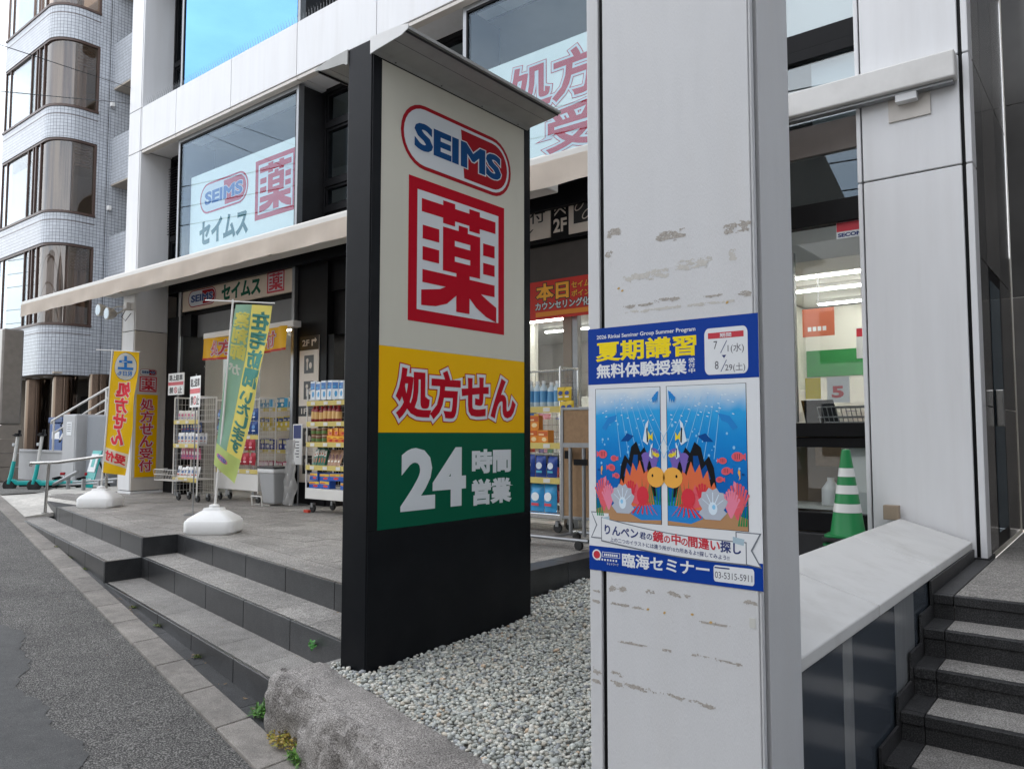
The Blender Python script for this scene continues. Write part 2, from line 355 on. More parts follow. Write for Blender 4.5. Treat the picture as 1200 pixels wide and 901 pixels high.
while u > -9.5:
    L = .9; e = .003; z0, z1 = zroad(u)+.012, zroad(u-L)+.012
    top = [(u-e, KI(u)+.002, z0), (u-e, A(u)+.03, z0), (u-L+e, A(u-L)+.03, z1), (u-L+e, KI(u-L)+.002, z1)]
    MB().slab(top, .25).build('gutter_slab', GRAN_DR, gut)
    u -= L
struct(MB().box(-.5,.5,-.5,.5,-2,-1.9).build('foundation', GRAN_DR))
bpy.data.objects.remove(bpy.data.objects['foundation'])
# front steps: risers in lengths, treads in slabs
stp = sroot('front_steps', (-6, 3.6, 0))
def course(line, back, u0, u1, z, dz, L=.82, tl=.6, treadm=TREAD):
    """riser slabs along line between u0 (right) and u1 (left); treads from line to back"""
    u = u0; k = 0
    while u > u1+.02:
        w_ = max(u-L, u1); e = .0025
        t_ = [(u-e, line(u)), (u-e, line(u)+.03), (w_+e, line(w_)+.03), (w_+e, line(w_))]
        zb = min(z-dz, zroad(w_))-.12
        MB().slab([(p[0], p[1], z-.001) for p in t_], z-zb).build('riser_slab', GRAN_D, stp, bevel=.003)
        u = w_
    u = u0
    while u > u1+.02:
        w_ = max(u-tl, u1); e = .002
        t_ = [(u-e, line(u)+.032), (u-e, back(u)), (w_+e, back(w_)), (w_+e, line(w_)+.032)]
        MB().slab([(p[0], p[1], z) for p in t_], .05).build('tread_slab', treadm, stp, bevel=.002)
        u = w_
SE = -3.765; SJ = -8.1                        # right end of the steps beside the pylon, stagger point
course(A, lambda u: B(u)+.02, -3.90, SJ, .2, .2)
course(B, lambda u: C(u)+.02, SE, SJ, .41, .21)
course(C, lambda u: C(u)+.30, SE, SJ, T, .2)
course(A, lambda u: B(u)+.02, SJ-.034, -13.2, .41, .3)
course(B, lambda u: B(u)+.30, SJ-.034, -12.45, T, .2)
for (l0, l1, z) in ((A, B, .41), (B, C, T)):
    bx('riser_slab', GRAN_D, stp, SJ-.032, SJ, l0(SJ)+.0, l1(SJ)+.03, z-.35, z-.0015, .003)
bx('riser_slab', GRAN_D, stp, -12.48, -12.452, B(-12.45), B(-12.45)+.9, .2, T-.002, .003)
bx('riser_slab', GRAN_D, stp, -13.23, -13.202, A(-13.2), A(-13.2)+.55, .1, .409, .003)
MB().box(SE+.001, SE+.022, B(SE)-.002, C(SE)+.0, -.1, .408).build('end_slab', GRAN_D, stp); MB().box(SE+.001, SE+.022, C(SE)+.001, C(SE)+.30, -.1, T-.002).build('end_slab', GRAN_D, stp)
# terrace: body and running-bond pavers
ter = sroot('terrace', (-8, 6, 0))
body = [(-3.78, C(-3.78)+.31), (-3.78, 7.6), (-14.7, 7.6), (-14.7, 5.4), (-12.45, B(-12.45)+.05), (SJ-.04, B(SJ)+.2), (SJ-.04, C(SJ)+.2)]
MB().prism(body, 'z', -.2, T-.045).build('base', GRAN_DR, ter)
tw, thh = .60, .30
for j in range(0, 12):
    for i in range(-1, 20):
        x0 = -14.6+i*tw+(tw/2 if j % 2 else 0); y0 = 3.9+j*thh
        q = [(x0+.003, y0+.003), (x0+tw-.003, y0+.003), (x0+tw-.003, y0+thh-.003), (x0+.003, y0+thh-.003)]
        q = clip(q, (-3.97, 0), (-3.97, 9))
        if not q: continue
        dz = rnd.uniform(-.0015, .0015)
        for f_, side in ((lambda u: C(u)+.303, 1), (lambda u: B(u)+.303, -1)):
            q2 = clip(q, (SJ, 9), (SJ, 0)) if side > 0 else clip(q, (SJ-.001, 0), (SJ-.001, 9))
            if not q2: continue
            q2 = clip(q2, (-20, f_(-20)), (0, f_(0)))
            if q2 and y0 < 5.3: q2 = clip(q2, (-12.47, 9), (-12.47, 0))
            if len(q2) < 3: continue
            MB().slab([(p[0], p[1], T+dz) for p in q2], .045).build('paver', PAVER, ter)
v = C(-3.77)+.345
while v < 7.5:                               # black border slabs on the free edge beside the gravel
    MB().box(-3.966, -3.75, v+.003, min(v+.8, 7.55)-.003, .2, T+.002).build('edge_slab', GRAN_D, ter, bevel=.004); v += .8
# pale concrete ramp at the left end and the forecourt beyond it
a = MB(); a.slab([(-12.485, B(-12.45)+.02, .605), (-12.485, 5.36, .606), (-14.66, 5.42, .606), (-14.66, 7.7, .606), (-17.8, 7.7, .60), (-17.3, 6.6, .58), (-17.2, KI(-17.2)+.002, zroad(-17.2)+.024), (-15.4, KI(-15.4)+.002, zroad(-15.4)+.024), (-13.24, KI(-13.24)+.002, .43), (-13.24, A(-13.2)+.57, .47)], .3)
struct(a.build('ramp', CONC))
a = MB()
for u in (-60, -40, -26, -17.2, -16.4): a.v += [(u, KI(u)+.01, zroad(u)+.03), (u, 30, zroad(u)+.03)]
for i in range(4): a.f.append((2*i, 2*i+2, 2*i+3, 2*i+1))
struct(a.build('forecourt', speckle('gravelly_ground', (.07,.068,.06), (.14,.135,.125), (.24,.235,.22), 45, .9, .01, .3)))
# right-hand stair up to the side entrance
st2 = sroot('side_stair', (0, 4.5, 0))
SL = [(-.06,3.24),(.08,3.53),(.213,3.83),(.349,4.17),(.488,4.48),(.636,4.74),(.774,5.03)]
x = -.93
for i, (z, v) in enumerate(SL):
    vb = SL[i+1][1]+.03 if i < 6 else 8.9
    zb = z-.16
    for (p, q, m_) in ((-.93, -.83, GRAN_DR), (-.826, .35, None), (.354, 1.55, None), (1.554, 2.75, None)):
        bx('nosing_slab', GRAN_DR, st2, p, q, v, v+.045, z-.052, z-.001, .004)
        bx('riser_slab', GRAN_DR, st2, p, q, v+.012, v+.045, zb-.05, z-.054, .002)
        if i < 6 or m_: bx('tread_slab', m_ or TREAD, st2, p, q, v+.047, vb if i < 6 else 6.75, z-.06, z, .002)
MB().box(-.93, 3, 3.3, 3.34, -1, .0).build('base', GRAN_DR, st2)
k = 0
for i in range(9):
    for j in range(6):
        bx('landing_tile', PAVER, st2, -.826+j*.6+.002, -.826+(j+1)*.6-.002, 5.08+i*.42, 5.08+(i+1)*.42-.004, .72, .774+rnd.uniform(-.001,.001))
for i, (z, v) in enumerate(SL):              # stepped skirting on the parapet
    vb = SL[i+1][1]-.03 if i < 6 else 6.55
    bx('skirting', GRAN_DR, st2, -.9425, -.931, v-.03, vb, z-.2, z+.075)
# ------------------------------------------------------------------ gravel bed
def zgrav(u, v): return .325+.022*max(0, v-3.0)+.045*max(0, min(1, (v-4.2)/1.4))*max(0, min(1, (-2.0-u)/1.4))
RK = lambda u: 2.985-.27*(u+3.8)             # back edge of the boulder kerb
a = MB(); NU, NV = 24, 30
for i in range(NU+1):
    for j in range(NV+1):
        u = -3.85+i*(2.7/NU); v0 = RK(u)-.1; v = v0+(8.6-v0)*j/NV
        a.v.append((u, v, zgrav(u, v)-.012))
for i in range(NU):
    for j in range(NV):
        k = i*(NV+1)+j; a.f.append((k, k+NV+1, k+NV+2, k+1))
struct(a.build('gravel_bed', mat('gravel_dust', (.26,.255,.24), .95, var=.3, vscale=60)))
def pebbles():
    bm = bmesh.new(); bmesh.ops.create_icosphere(bm, subdivisions=1, radius=1); bm.verts.ensure_lookup_table()
    bv = np.array([v.co for v in bm.verts]); bf = np.array([[v.index for v in f.verts] for f in bm.faces]); bm.free()
    rg = np.random.default_rng(3); P = []
    def ok(u, v):
        if v < RK(u)-.035 or u > -1.0: return False
        if u < -3.735: return False
        if -3.695 < u < -3.455 and 2.98 < v < 4.55: return False
        if u > -1.45 and v > 2.75: return False
        return True
    dens = []
    for lay in range(2):
        v = 2.4
        while v < 8.3:
            near = v < 4.2
            s = .0205 if near else (.0235 if v < 5.5 else .031)
            u = -3.78
            while u < -1.0:
                uu, vv = u+rg.uniform(-.6,.6)*s, v+rg.uniform(-.6,.6)*s
                if ok(uu, vv) and (lay == 0 or rg.random() < .34): P.append((uu, vv, s, lay))
                u += s*1.02
            v += s*.98
    P = np.array(P); n = len(P)
    rad = P[:,2]*rg.uniform(.42,.72,n)*np.where(rg.random(n) < .10, 1.5, 1)
    sc = np.stack([rad*rg.uniform(.85,1.35,n), rad*rg.uniform(.75,1.1,n), rad*rg.uniform(.5,.8,n)], 1)
    an = rg.uniform(0, 6.28, n); ti = rg.normal(0, .35, n)
    V = bv[None]*sc[:,None]*(1+rg.normal(0,.09,(n,len(bv),1)))
    y = V[:,:,1]*np.cos(ti)[:,None]-V[:,:,2]*np.sin(ti)[:,None]; z = V[:,:,1]*np.sin(ti)[:,None]+V[:,:,2]*np.cos(ti)[:,None]
    x = V[:,:,0]*np.cos(an)[:,None]-y*np.sin(an)[:,None]; y2 = V[:,:,0]*np.sin(an)[:,None]+y*np.cos(an)[:,None]
    gz = np.array([zgrav(u, v) for u, v in P[:,:2]])+P[:,3]*P[:,2]*.55+rg.uniform(-.003,.004,n)
    V = np.stack([x+P[:,0:1], y2+P[:,1:2], z+gz[:,None]], 2).reshape(-1, 3)
    Fc = (bf[None]+np.arange(n)[:,None,None]*len(bv)).reshape(-1, 3)
    me = bpy.data.meshes.new('gravel'); me.vertices.add(len(V)); me.vertices.foreach_set('co', V.ravel())
    me.loops.add(Fc.size); me.loops.foreach_set('vertex_index', Fc.ravel()); me.polygons.add(len(Fc))
    me.polygons.foreach_set('loop_start', np.arange(0, Fc.size, 3)); me.polygons.foreach_set('loop_total', np.full(len(Fc), 3)); me.update()
    me.polygons.foreach_set('use_smooth', np.ones(len(Fc), bool))
    pal = np.array([(.40,.415,.38),(.46,.465,.42),(.35,.365,.35),(.50,.48,.42),(.56,.55,.50),(.29,.305,.31),(.45,.41,.34),(.39,.41,.385),(.61,.59,.54),(.24,.25,.26),(.46,.35,.25)])
    pr = np.array([.2,.18,.14,.12,.08,.09,.06,.1,.03,.03,.012]); pr /= pr.sum()
    c = pal[rg.choice(len(pal), n, p=pr)]*rg.uniform(.80,1.28,(n,1)); c = np.repeat(np.concatenate([c, np.ones((n,1))], 1), len(bv), 0)
    at = me.color_attributes.new('stone', 'FLOAT_COLOR', 'POINT'); at.data.foreach_set('color', c.ravel())
    m = bpy.data.materials.new('pebble'); m.use_nodes = True; p = m.node_tree.nodes['Principled BSDF']; p.inputs['Roughness'].default_value = .6
    q = m.node_tree.nodes.new('ShaderNodeVertexColor'); q.layer_name = 'stone'
    tn = m.node_tree.nodes.new('ShaderNodeTexNoise'); tn.inputs['Scale'].default_value = 90; mm = m.node_tree.nodes.new('ShaderNodeMix'); mm.data_type = 'RGBA'; mm.blend_type = 'OVERLAY'; mm.inputs[0].default_value = .45
    g_ = m.node_tree.nodes.new('ShaderNodeNewGeometry'); m.node_tree.links.new(g_.outputs['Position'], tn.inputs[0])
    m.node_tree.links.new(q.outputs[0], mm.inputs[6]); m.node_tree.links.new(tn.outputs[0], mm.inputs[7]); m.node_tree.links.new(mm.outputs[2], p.inputs['Base Color'])
    me.materials.append(m); o = bpy.data.objects.new('gravel', me); COL.objects.link(o); stuff(o)
    o['label'] = 'loose grey and cream pebbles around the black sign pylon'; o['category'] = 'gravel'
    print('pebbles', n)
pebbles()
# boulder kerb: one long rough stone between the gravel and the street
from mathutils import noise as mn
def boulder():
    a = MB(); NL, NS = 150, 44
    prof = [(.06,-.35),(.05,-.05),(.045,.08),(.05,.19),(.075,.265),(.12,.305),(.20,.328),(.30,.335),(.38,.33),(.43,.31),(.455,.25),(.46,-.1)]
    def pt(t):
        t *= len(prof)-1; i = min(int(t), len(prof)-2); f_ = t-i; return (prof[i][0]+(prof[i+1][0]-prof[i][0])*f_, prof[i][1]+(prof[i+1][1]-prof[i][1])*f_)
    for i in range(NL+1):
        u = -3.96+i*3.4/NL
        for j in range(NS+1):
            d, z = pt(j/NS); end = min(1, (u+3.96)/.16); sh = math.sin(end*math.pi/2)**.5 if end > 0 else 0
            d = .23+(d-.23)*(.55+.45*sh); z = -.3+(z+.3)*(.80+.20*sh)
            p = Vector((u, RK(u)-.43+d, z))
            n1 = mn.noise(p*3.1)*.055+mn.noise(p*7.3)*.03+mn.noise(p*17)*.016+mn.noise(p*41)*.009
            k = .45 if z > .30 and .15 < d < .45 else 1.25
            a.v.append((p.x+n1*.3*k, p.y-n1*1.0*k, p.z+(n1*.8+.012)*k))
    for i in range(NL):
        for j in range(NS):
            k = i*(NS+1)+j; a.f.append((k, k+NS+1, k+NS+2, k+1))
    a.f.append(tuple(range(NS+1)))
    return tag(a.build('boulder_kerb', ROCK, smooth=True), 'long rough grey natural stone edging between gravel bed and street', 'boulder')
boulder()
# ================================================================== SHOP BUILDING
F = 6.6
bld = thing('shop_building', 'white panelled drugstore building with black shopfront and bay windows', 'building', (-7.5, 8.0, T))
def panel(x0,x1,y0,y1,z0,z1,m=None): bx('wall_panel', m or WHITE, bld, x0,x1,y0,y1,z0,z1,.006)
G = .006
# core and concealed body
bx('wall_core', BLACK, bld, -14.58, -14.15, F+.03, 7.15, .4, 10.4)
bx('wall_core', BLACK, bld, -1.63, -.90, F+.03, 6.80, .4, 10.4)
bx('rear_wall', PALE, bld, -14.6, 4.0, 13.5, 13.8, .3, 4.3); bx('upper_shade_wall', WHITE, bld, -14.6, 8.0, F+.02, 18, 10.42, 22)  # unseen upper block, built this tall to cast shade on the street
bx('side_wall', PALE, bld, -14.62, -14.3, 7.22, 13.8, .3, 10.4); bx('upper_floor', BLACK, bld, -14.3, -1.08, 7.2, 13.5, 4.32, 4.62)
bx('upper_floor', PALE, bld, -14.3, -1.08, 7.4, 13.5, 7.5, 7.7); bx('upper_rear_wall', PALE, bld, -14.3, -1.08, 10.5, 10.7, 4.62, 10.4)
bx('right_wall', PALE, bld, 3.9, 4.0, 7.2, 13.5, .3, 10.4)
# left pillar: front and side faces in panels with open joints
zs = [.66, 3.575, 6.92, 7.74, 10.4]
for i in range(4):
    z0, z1 = zs[i]+G, zs[i+1]-G
    panel(-14.6, -14.155, F, F+.03, z0, z1); panel(-14.13, -14.1, F+.0, 7.2, z0, z1, PALE if i == 0 else WHITE)
    panel(-14.62, -14.59, F+.032, 7.2, z0, z1)
bx('plinth', WHITE, bld, -14.6, -14.1, F+.002, 7.2, .58, .653)
# right pillar
zs = [.775, 3.73, 4.59, 10.4]
for i in range(3):
    z0, z1 = zs[i]+G, zs[i+1]-G
    panel(-1.625, -.925, F, F+.03, z0, z1); panel(-1.67, -1.637, F-.0, 7.0, z0, z1); panel(-.899, -.855, F+.004, F+.20, z0, z1)
bx('plinth', GRAN_DR, bld, -.94, -.845, F-.012, 6.9, .70, .785)
# storey band under the third-floor windows
xs = [-14.6,-12.85,-11.1,-9.35,-7.6,-5.85,-4.1,-2.35,-1.675]
for i in range(8):
    panel(max(xs[i]+G, -14.088), xs[i+1]-G, F, F+.04, 6.93, 7.735)
    bx('soffit_panel', WHITE, bld, max(xs[i]+G, -14.088), xs[i+1]-G, F+.045, 7.2, 6.925, 6.955)
    bx('drip_strip', PALE, bld, max(xs[i]+G, -14.088), xs[i+1]-G, F+.012, F+.12, 6.87, 6.918, .004)
    bx('coping', WHITE, bld, max(xs[i]+G, -14.088), xs[i+1]-G, F+.044, 7.3, 7.69, 7.733)
bx('band_core', BLACK, bld, -14.088, -1.68, F+.06, 7.3, 6.97, 7.68)
sp = MB()
for i in range(330):
    x = -13.9+i*.034
    if x > -8: break
    sp.tube([(x, F+.02, 7.73), (x+rnd.uniform(-.008,.008), F+.0+(.03 if i % 2 else -.02), 7.73+rnd.uniform(.105,.125))], .003, 4, .0016)
stuff(sp.build('bird_spikes', GREYM, bld))
def bay(x0, x1, z0, z1, gl, sign=None, v=6.72):
    w_ = thing_part('bay_window', bld)
    mb = MB().box(x0, x0+.055, v, v+.1, z0, z1).box(x1-.055, x1, v, v+.1, z0, z1).box(x0+.055, x1-.055, v, v+.1, z1-.07, z1).box(x0+.055, x1-.055, v, v+.1, z0, z0+.06)
    fr = mb.build('frame', GREYM, bld, bevel=.004)
    mb = MB().box(x0+.056, x0+.075, v+.004, v+.09, z0+.06, z1-.07).box(x1-.075, x1-.056, v+.004, v+.09, z0+.06, z1-.07).box(x0+.076, x1-.076, v+.004, v+.09, z1-.10, z1-.071)
    mb.build('gasket', BLACK, fr)
    MB().box(x0+.076, x1-.076, v+.02, v+.032, z0+.06, z1-.10).build('pane', gl, fr)
    bx('side_panel', DARKM, bld, x0, x0+.03, v+.101, 7.4, z0, z1); bx('side_panel', DARKM, bld, x1-.03, x1-.001, v+.101, 7.28, z0, z1)
    return fr
def thing_part(n, p): return p
bay(-12.95, -9.45, 4.66, 6.88, GLB); bay(-6.16, -2.7, 4.66, 6.88, GLB); bay(-12.95, -9.45, 7.76, 10.4, GLM)
bay(-6.16, -2.7, 7.76, 10.4, GLM)
def rwin(x0, x1, zz, v=7.16, gl=None):
    """recessed window: black frame with transoms"""
    mb = MB().box(x0, x0+.05, v, v+.12, zz[0], zz[-1]).box(x1-.05, x1, v, v+.12, zz[0], zz[-1])
    for z in zz: mb.box(x0+.05, x1-.05, v-.004, v+.124, z-.045, z+.045)
    fr = mb.build('window_frame', BLACK, bld, bevel=.004)
    for i in range(len(zz)-1):
        mb = MB().box(x0+.05, x0+.09, v+.02, v+.1, zz[i]+.045, zz[i+1]-.045).box(x1-.09, x1-.05, v+.02, v+.1, zz[i]+.045, zz[i+1]-.045).box(x0+.09, x1-.09, v+.02, v+.1, zz[i+1]-.085, zz[i+1]-.045).box(x0+.09, x1-.09, v+.02, v+.1, zz[i]+.045, zz[i]+.085)
        mb.build('sash', BLACK, fr)
        bx('pane', gl or GLB, fr, x0+.09, x1-.09, v+.05, v+.06, zz[i]+.085, zz[i+1]-.085)
    return fr
for x0, x1 in ((-9.42, -7.75), (-7.7, -6.2)):
    rwin(x0, x1, [4.7, 5.05, 5.45, 6.35, 6.9]); rwin(x0, x1, [7.75, 8.3, 10.4])
rwin(-14.08, -12.98, [4.7, 5.35, 6.9]); fr = rwin(-14.08, -12.98, [7.72, 8.72, 10.4])
lo = MB()
for i in range(26): lo.prism([(7.10, 5.42+i*.05), (7.16, 5.445+i*.05), (7.16, 5.455+i*.05), (7.10, 5.43+i*.05)], 'x', -14.03, -13.03)
lo.build('louvre', BLACK, bld)
bx('window_catch', BLACK, fr, -13.42, -13.39, 7.09, 7.15, 9.0, 9.25)
# sign boards standing inside the bay windows
def facade(v): return plane((0, v, 0), (1,0,0), (0,0,1), (0,-1,0))
BOARD = mat('window_board', (.83,.86,.80), .6, var=.03)
PINK = mat('faded_red', lin('b80f2c'), .5, spec=.1); TEALB = mat('faded_teal', lin('0f5a58'), .5, spec=.1); BLUE2 = mat('faded_blue', lin('145aa0'), .5, spec=.1)
b1 = tag(bx('window_sign', BOARD, None, -12.74, -9.52, 6.86, 6.88, 4.74, 6.18), 'pale logo board with teal lettering inside the left upper bay window', 'sign')
fr = facade(6.86)
seims(b1, fr, -12.42, 5.44, -10.95, 5.97, .003, PINK, BLUE2, SWHITE); yaku(b1, fr, -10.75, 5.06, -9.68, 6.02, .003, PINK, SWHITE)
t = MB(); letter(t, 'セイムス', fr, -12.40, 4.93, -10.96, 5.30, .05, .003); t.build('lettering', TEALB, b1)
b2 = tag(bx('window_sign', BOARD, None, -6.05, -2.85, 6.86, 6.88, 4.74, 6.06), 'pale prescription board with pink outlined lettering inside the right upper bay window', 'sign')
def outlined(par, body, fr, x0, y0, x1, y1, red, white, d=.003, k=1.0, vert=False, mirror=False, th=.0006):
    for m_, b_, dd, nm in ((red, .115*k, 0, 'lettering_rim'), (white, .095*k, .0012, 'lettering_outline'), (red, .035*k, .0024, 'lettering')):
        t = MB(); letter(t, body, fr, x0, y0, x1, y1, b_, d+dd, th, vert, mirror); t.build(nm, m_, par)
outlined(b2, '処方せん', fr, -5.55, 5.40, -3.05, 5.92, PINK, SWHITE, .003, .75); outlined(b2, '受付', fr, -4.98, 4.82, -3.6, 5.30, PINK, SWHITE, .003, .75)
# ground floor: soffit, header, shopfront
bx('soffit', BLACK, bld, -14.09, -1.7, F+.1, 7.42, 4.56, 4.60)
bx('header', BLACK, bld, -14.09, -4.34, 7.36, 7.46, 3.86, 4.555); bx('header', BLACK, bld, -14.09, -4.34, 7.30, 7.36, 4.42, 4.555)
bx('header_panel', mat('grey_header', (.16,.165,.17), .5, var=.05), bld, -13.75, -10.3, 7.33, 7.358, 3.45, 3.85)
bx('header_panel', mat('brown_header', (.055,.048,.044), .6, var=.1), bld, -8.4, -4.34, 7.33, 7.358, 3.50, 3.92)
bx('header', BLACK, bld, -14.09, -13.25, 7.2, 7.5, .615, 3.855)
bx('jamb', BLACK, bld, -13.36, -13.25, 7.06, 7.199, .615, 3.44); bx('mullion', GREYM, bld, -13.80, -13.74, 7.24, 7.34, .615, 4.41, .003)
bx('mullion', GREYM, bld, -10.27, -10.20, 7.24, 7.34, .615, 4.41, .003)
bx('shop_pillar', BLACK, bld, -10.19, -9.45, 7.30, 8.0, .615, 4.41); bx('shop_pillar', BLACK, bld, -9.44, -8.4, 7.42, 7.9, 3.2, 4.41)
bx('shop_pillar', BLACK, bld, -9.45, -9.3, 7.32, 7.9, .615, 3.19)
for x in (-12.35, -11.55, -8.6, -7.2, -5.05): bx('mullion', GREYM, bld, x, x+.07, 7.42, 7.5, .615, 3.45)
bx('mullion', mat('tan_frame', (.30,.25,.20), .5), bld, -5.18, -5.06, 7.42, 7.5, .615, 3.5)
for x0, x1 in ((-13.2,-12.37),(-8.5,-7.22),(-7.1,-5.2),(-4.96,-4.35)): bx('pane', GL, bld, x0, x1, 7.455, 7.463, .66, 3.5)
bx('wall_panel', WHITE, bld, -4.33, -3.9, F+.2, 7.6, .3, 6.9)
# interior of the shop
CEIL = mat('shop_ceiling', (.70,.69,.66), .8, var=.03); IW = mat('shop_wall', (.66,.65,.60), .7)
bx('shop_floor', mat('shop_floor', (.45,.44,.42), .35, var=.05), bld, -14.3, -1.08, 7.61, 13.5, .5, .606)
bx('shop_ceiling', CEIL, bld, -14.3, -1.08, 7.5, 13.5, 3.62, 3.68)
bx('partition', IW, bld, -13.2, -8.0, 10.6, 10.7, .61, 3.6); bx('partition', IW, bld, -3.95, -3.85, 7.7, 13.5, .61, 3.6)
bx('partition', IW, bld, -3.85, -.95, 12.0, 12.1, .61, 3.6); bx('partition', IW, bld, -1.08, -.98, 7.1, 13.5, .61, 10.4)
bx('stripe', mat('wall_green', lin('1d7a3a'), .6), bld, -3.84, -.99, 11.985, 11.998, 2.55, 2.95)
for y in (8.2, 9.3, 10.2, 11.4):
    for x0, x1 in ((-12.9,-11.2),(-10.8,-9.0),(-8.4,-6.9),(-6.6,-4.6),(-3.5,-1.4)):
        if y > 10 and x1 < -8: continue
        lf = bx('light_fitting', PLASTW, bld, x0, x1, y, y+.09, 3.57, 3.618); bx('tube', STRIP, lf, x0+.02, x1-.02, y+.02, y+.07, 3.545, 3.569)
# stocked shelving seen deep inside
def gondola(x0, x1, y, z1, cols):
    g_ = bx('shelving', IW, bld, x0, x1, y, y+.05, .61, z1); sh_ = MB(); z = .75
    packs = [MB() for _ in cols]
    while z < z1-.2:
        sh_.box(x0, x1, y-.35, y-.002, z-.03, z); x = x0+.02
        while x < x1-.1:
            w_ = rnd.uniform(.05,.14); h_ = rnd.uniform(.12,.27)
            if rnd.random() < .9: rnd.choice(packs).box(x, x+w_*.94, y-.34+rnd.uniform(0,.03), y-.1, z+.001, z+h_)
            x += w_
        z += .34
    sh_.build('shelf_board', IW, g_)
    for k_, m_ in zip(packs, cols):
        if k_.v: stuff(k_.build('stacked_goods', mat('goods_'+m_, lin(m_), .5), g_))
PAL = ('c8c4bc','3a6ab0','c04a3a','d8b040','4a8a5a','d88aa0','6a4a8a','e8e4dc')
gondola(-13.0, -9.6, 10.0, 2.35, PAL); gondola(-8.3, -4.6, 10.6, 2.3, PAL); gondola(-7.5, -4.9, 9.0, 1.9, PAL); gondola(-3.8, -1.15, 10.9, 2.3, PAL); gondola(-3.6, -1.3, 9.4, 1.95, PAL)
# full-height window beside the right pillar
V = 6.82
def wframe(z0, z1, y0=V, m=BLACK): bx('window_rail', m, bld, -3.88, -1.672, y0, y0+.12, z0, z1, .006)
wframe(1.665, 1.785); wframe(1.575, 1.66, V+.03); wframe(.86, 1.02); wframe(3.50, 3.70); wframe(5.0, 5.10); wframe(5.105, 5.27, V+.02); wframe(.5, .855, V-.1, DARKM)
bx('window_stile', GREYM, bld, -2.33, -2.29, V+.03, V+.09, 1.79, 3.3); bx('window_stile', BLACK, bld, -3.88, -3.80, V+.0, V+.11, 1.02, 5.0)
bx('spandrel', mat('taupe_panel', (.19,.165,.15), .6, var=.12, vscale=5), bld, -3.88, -1.672, V+.02, V+.1, 4.13, 4.40)
for z0, z1, g_ in ((1.02,1.575,GL),(1.785,3.50,GL),(3.70,4.13,GLB),(4.40,5.0,GLW),(5.27,7.0,GLW)): bx('pane', g_, bld, -3.79, -1.674, V+.05, V+.058, z0, z1)
bx('blind', mat('white_blind', (.78,.78,.76), .8), bld, -2.12, -1.68, V+.12, V+.13, 4.2, 5.0); bx('blind', MATS['white_blind'], bld, -3.0, -1.7, V+.3, V+.31, 5.3, 6.9)
bx('lower_shutter', mat('pale_grey_sheet', (.55,.57,.55), .5), bld, -1.95, -1.68, V+.12, V+.14, .98, 1.57)
bx('ceiling_bulkhead', CEIL, bld, -3.8, -1.0, 7.3, 7.9, 3.3, 3.6)
# side entrance: polished dark stone walls, glazed door
STONE = mat('polished_dark_stone', (.075,.072,.070), .12, var=.15, vscale=3); STONE2 = mat('polished_taupe_stone', (.15,.14,.13), .15, var=.15, vscale=2.5)
y = F+.206
for i, (y0, y1) in enumerate(((6.81, 7.25), (7.26, 8.0), (8.01, 8.8))):
    for z0, z1 in ((.785, 1.9), (1.908, 3.05), (3.058, 4.6), (4.608, 6.4), (6.408, 9.0)):
        if i == 1 and z0 < 3: continue
        bx('stone_panel', STONE if (i+int(z0)) % 2 else STONE2, bld, -.905, -.86, y0, y1, z0, z1, .002)
dr = bx('entrance_door', BLACK, bld, -.90, -.865, 7.265, 7.995, .785, 3.05); bx('pane', GLB, dr, -.864, -.860, 7.34, 7.92, .9, 2.95); bx('handle', STEEL, dr, -.86, -.80, 7.38, 7.43, 1.75, 2.05, .008)
for x0, x1 in ((-.85,-.2),(-.19,.6),(.61,1.4),(1.41,2.4)):
    for z0, z1 in ((.785, 3.0),(3.008, 4.9),(4.908, 7.0),(7.008, 9.0)): bx('stone_panel', STONE2 if (x0+z0) % 2 > .8 else STONE, bld, x0, x1, 8.81, 8.85, z0, z1, .002)
bx('porch_soffit', BLACK, bld, -.93, 4, F+.1, 8.8, 9.01, 9.1); bx('porch_wall', WHITE, bld, -.93, 4, F, F+.1, 9.02, 10.4)
bx('pier_panel', WHITE, bld, 2.6, 3.2, F, 8.8, .77, 9.0)
# ================================================================== SIGN PYLON
pyl = thing('sign_pylon', 'tall black two-sided sign pylon with logo and yellow and green panels on the gravel', 'sign', (-3.975, 4.18, .12))
bx('body', BLACKP, pyl, -4.10, -3.858, 3.315, 5.045, .12, 4.325, .006)
for (y0, y1, z0, z1) in ((3.322, 3.398, 1.062, 4.318), (4.962, 5.038, 1.062, 4.318), (3.398, 4.962, 4.213, 4.318)): bx('frame', BLACKP, pyl, -3.8579, -3.848, y0, y1, z0, z1, .002)
bx('base_cladding', BLACKP, pyl, -3.8579, -3.848, 3.322, 5.038, .13, 1.058, .002)
p1_ = bx('face_panel', CREAM, pyl, -3.8578, -3.8525, 3.399, 4.961, 2.276, 4.212); p2_ = bx('face_panel', YEL, pyl, -3.8578, -3.8525, 3.399, 4.961, 1.699, 2.275); p3_ = bx('face_panel', GRN, pyl, -3.8578, -3.8525, 3.399, 4.961, 1.063, 1.698)
fp = plane((-3.8525, 0, 0), (0,1,0), (0,0,1), (1,0,0))
seims(p1_, fp, 3.575, 3.56, 4.785, 4.025, .001); yaku(p1_, fp, 3.655, 2.47, 4.70, 3.49, .001)
outlined(p2_, '処方せん', fp, 3.565, 1.81, 4.83, 2.13, RED, SWHITE, .001, 1.12)
t = MB(); letter(t, '24', fp, 3.63, 1.19, 4.23, 1.57, .042, .001); t.build('lettering', SWHITE, p3_)
t = MB(); letter(t, '時間', fp, 4.335, 1.40, 4.775, 1.565, .05, .001); letter(t, '営業', fp, 4.335, 1.165, 4.775, 1.34, .05, .001); t.build('lettering', SWHITE, p3_)
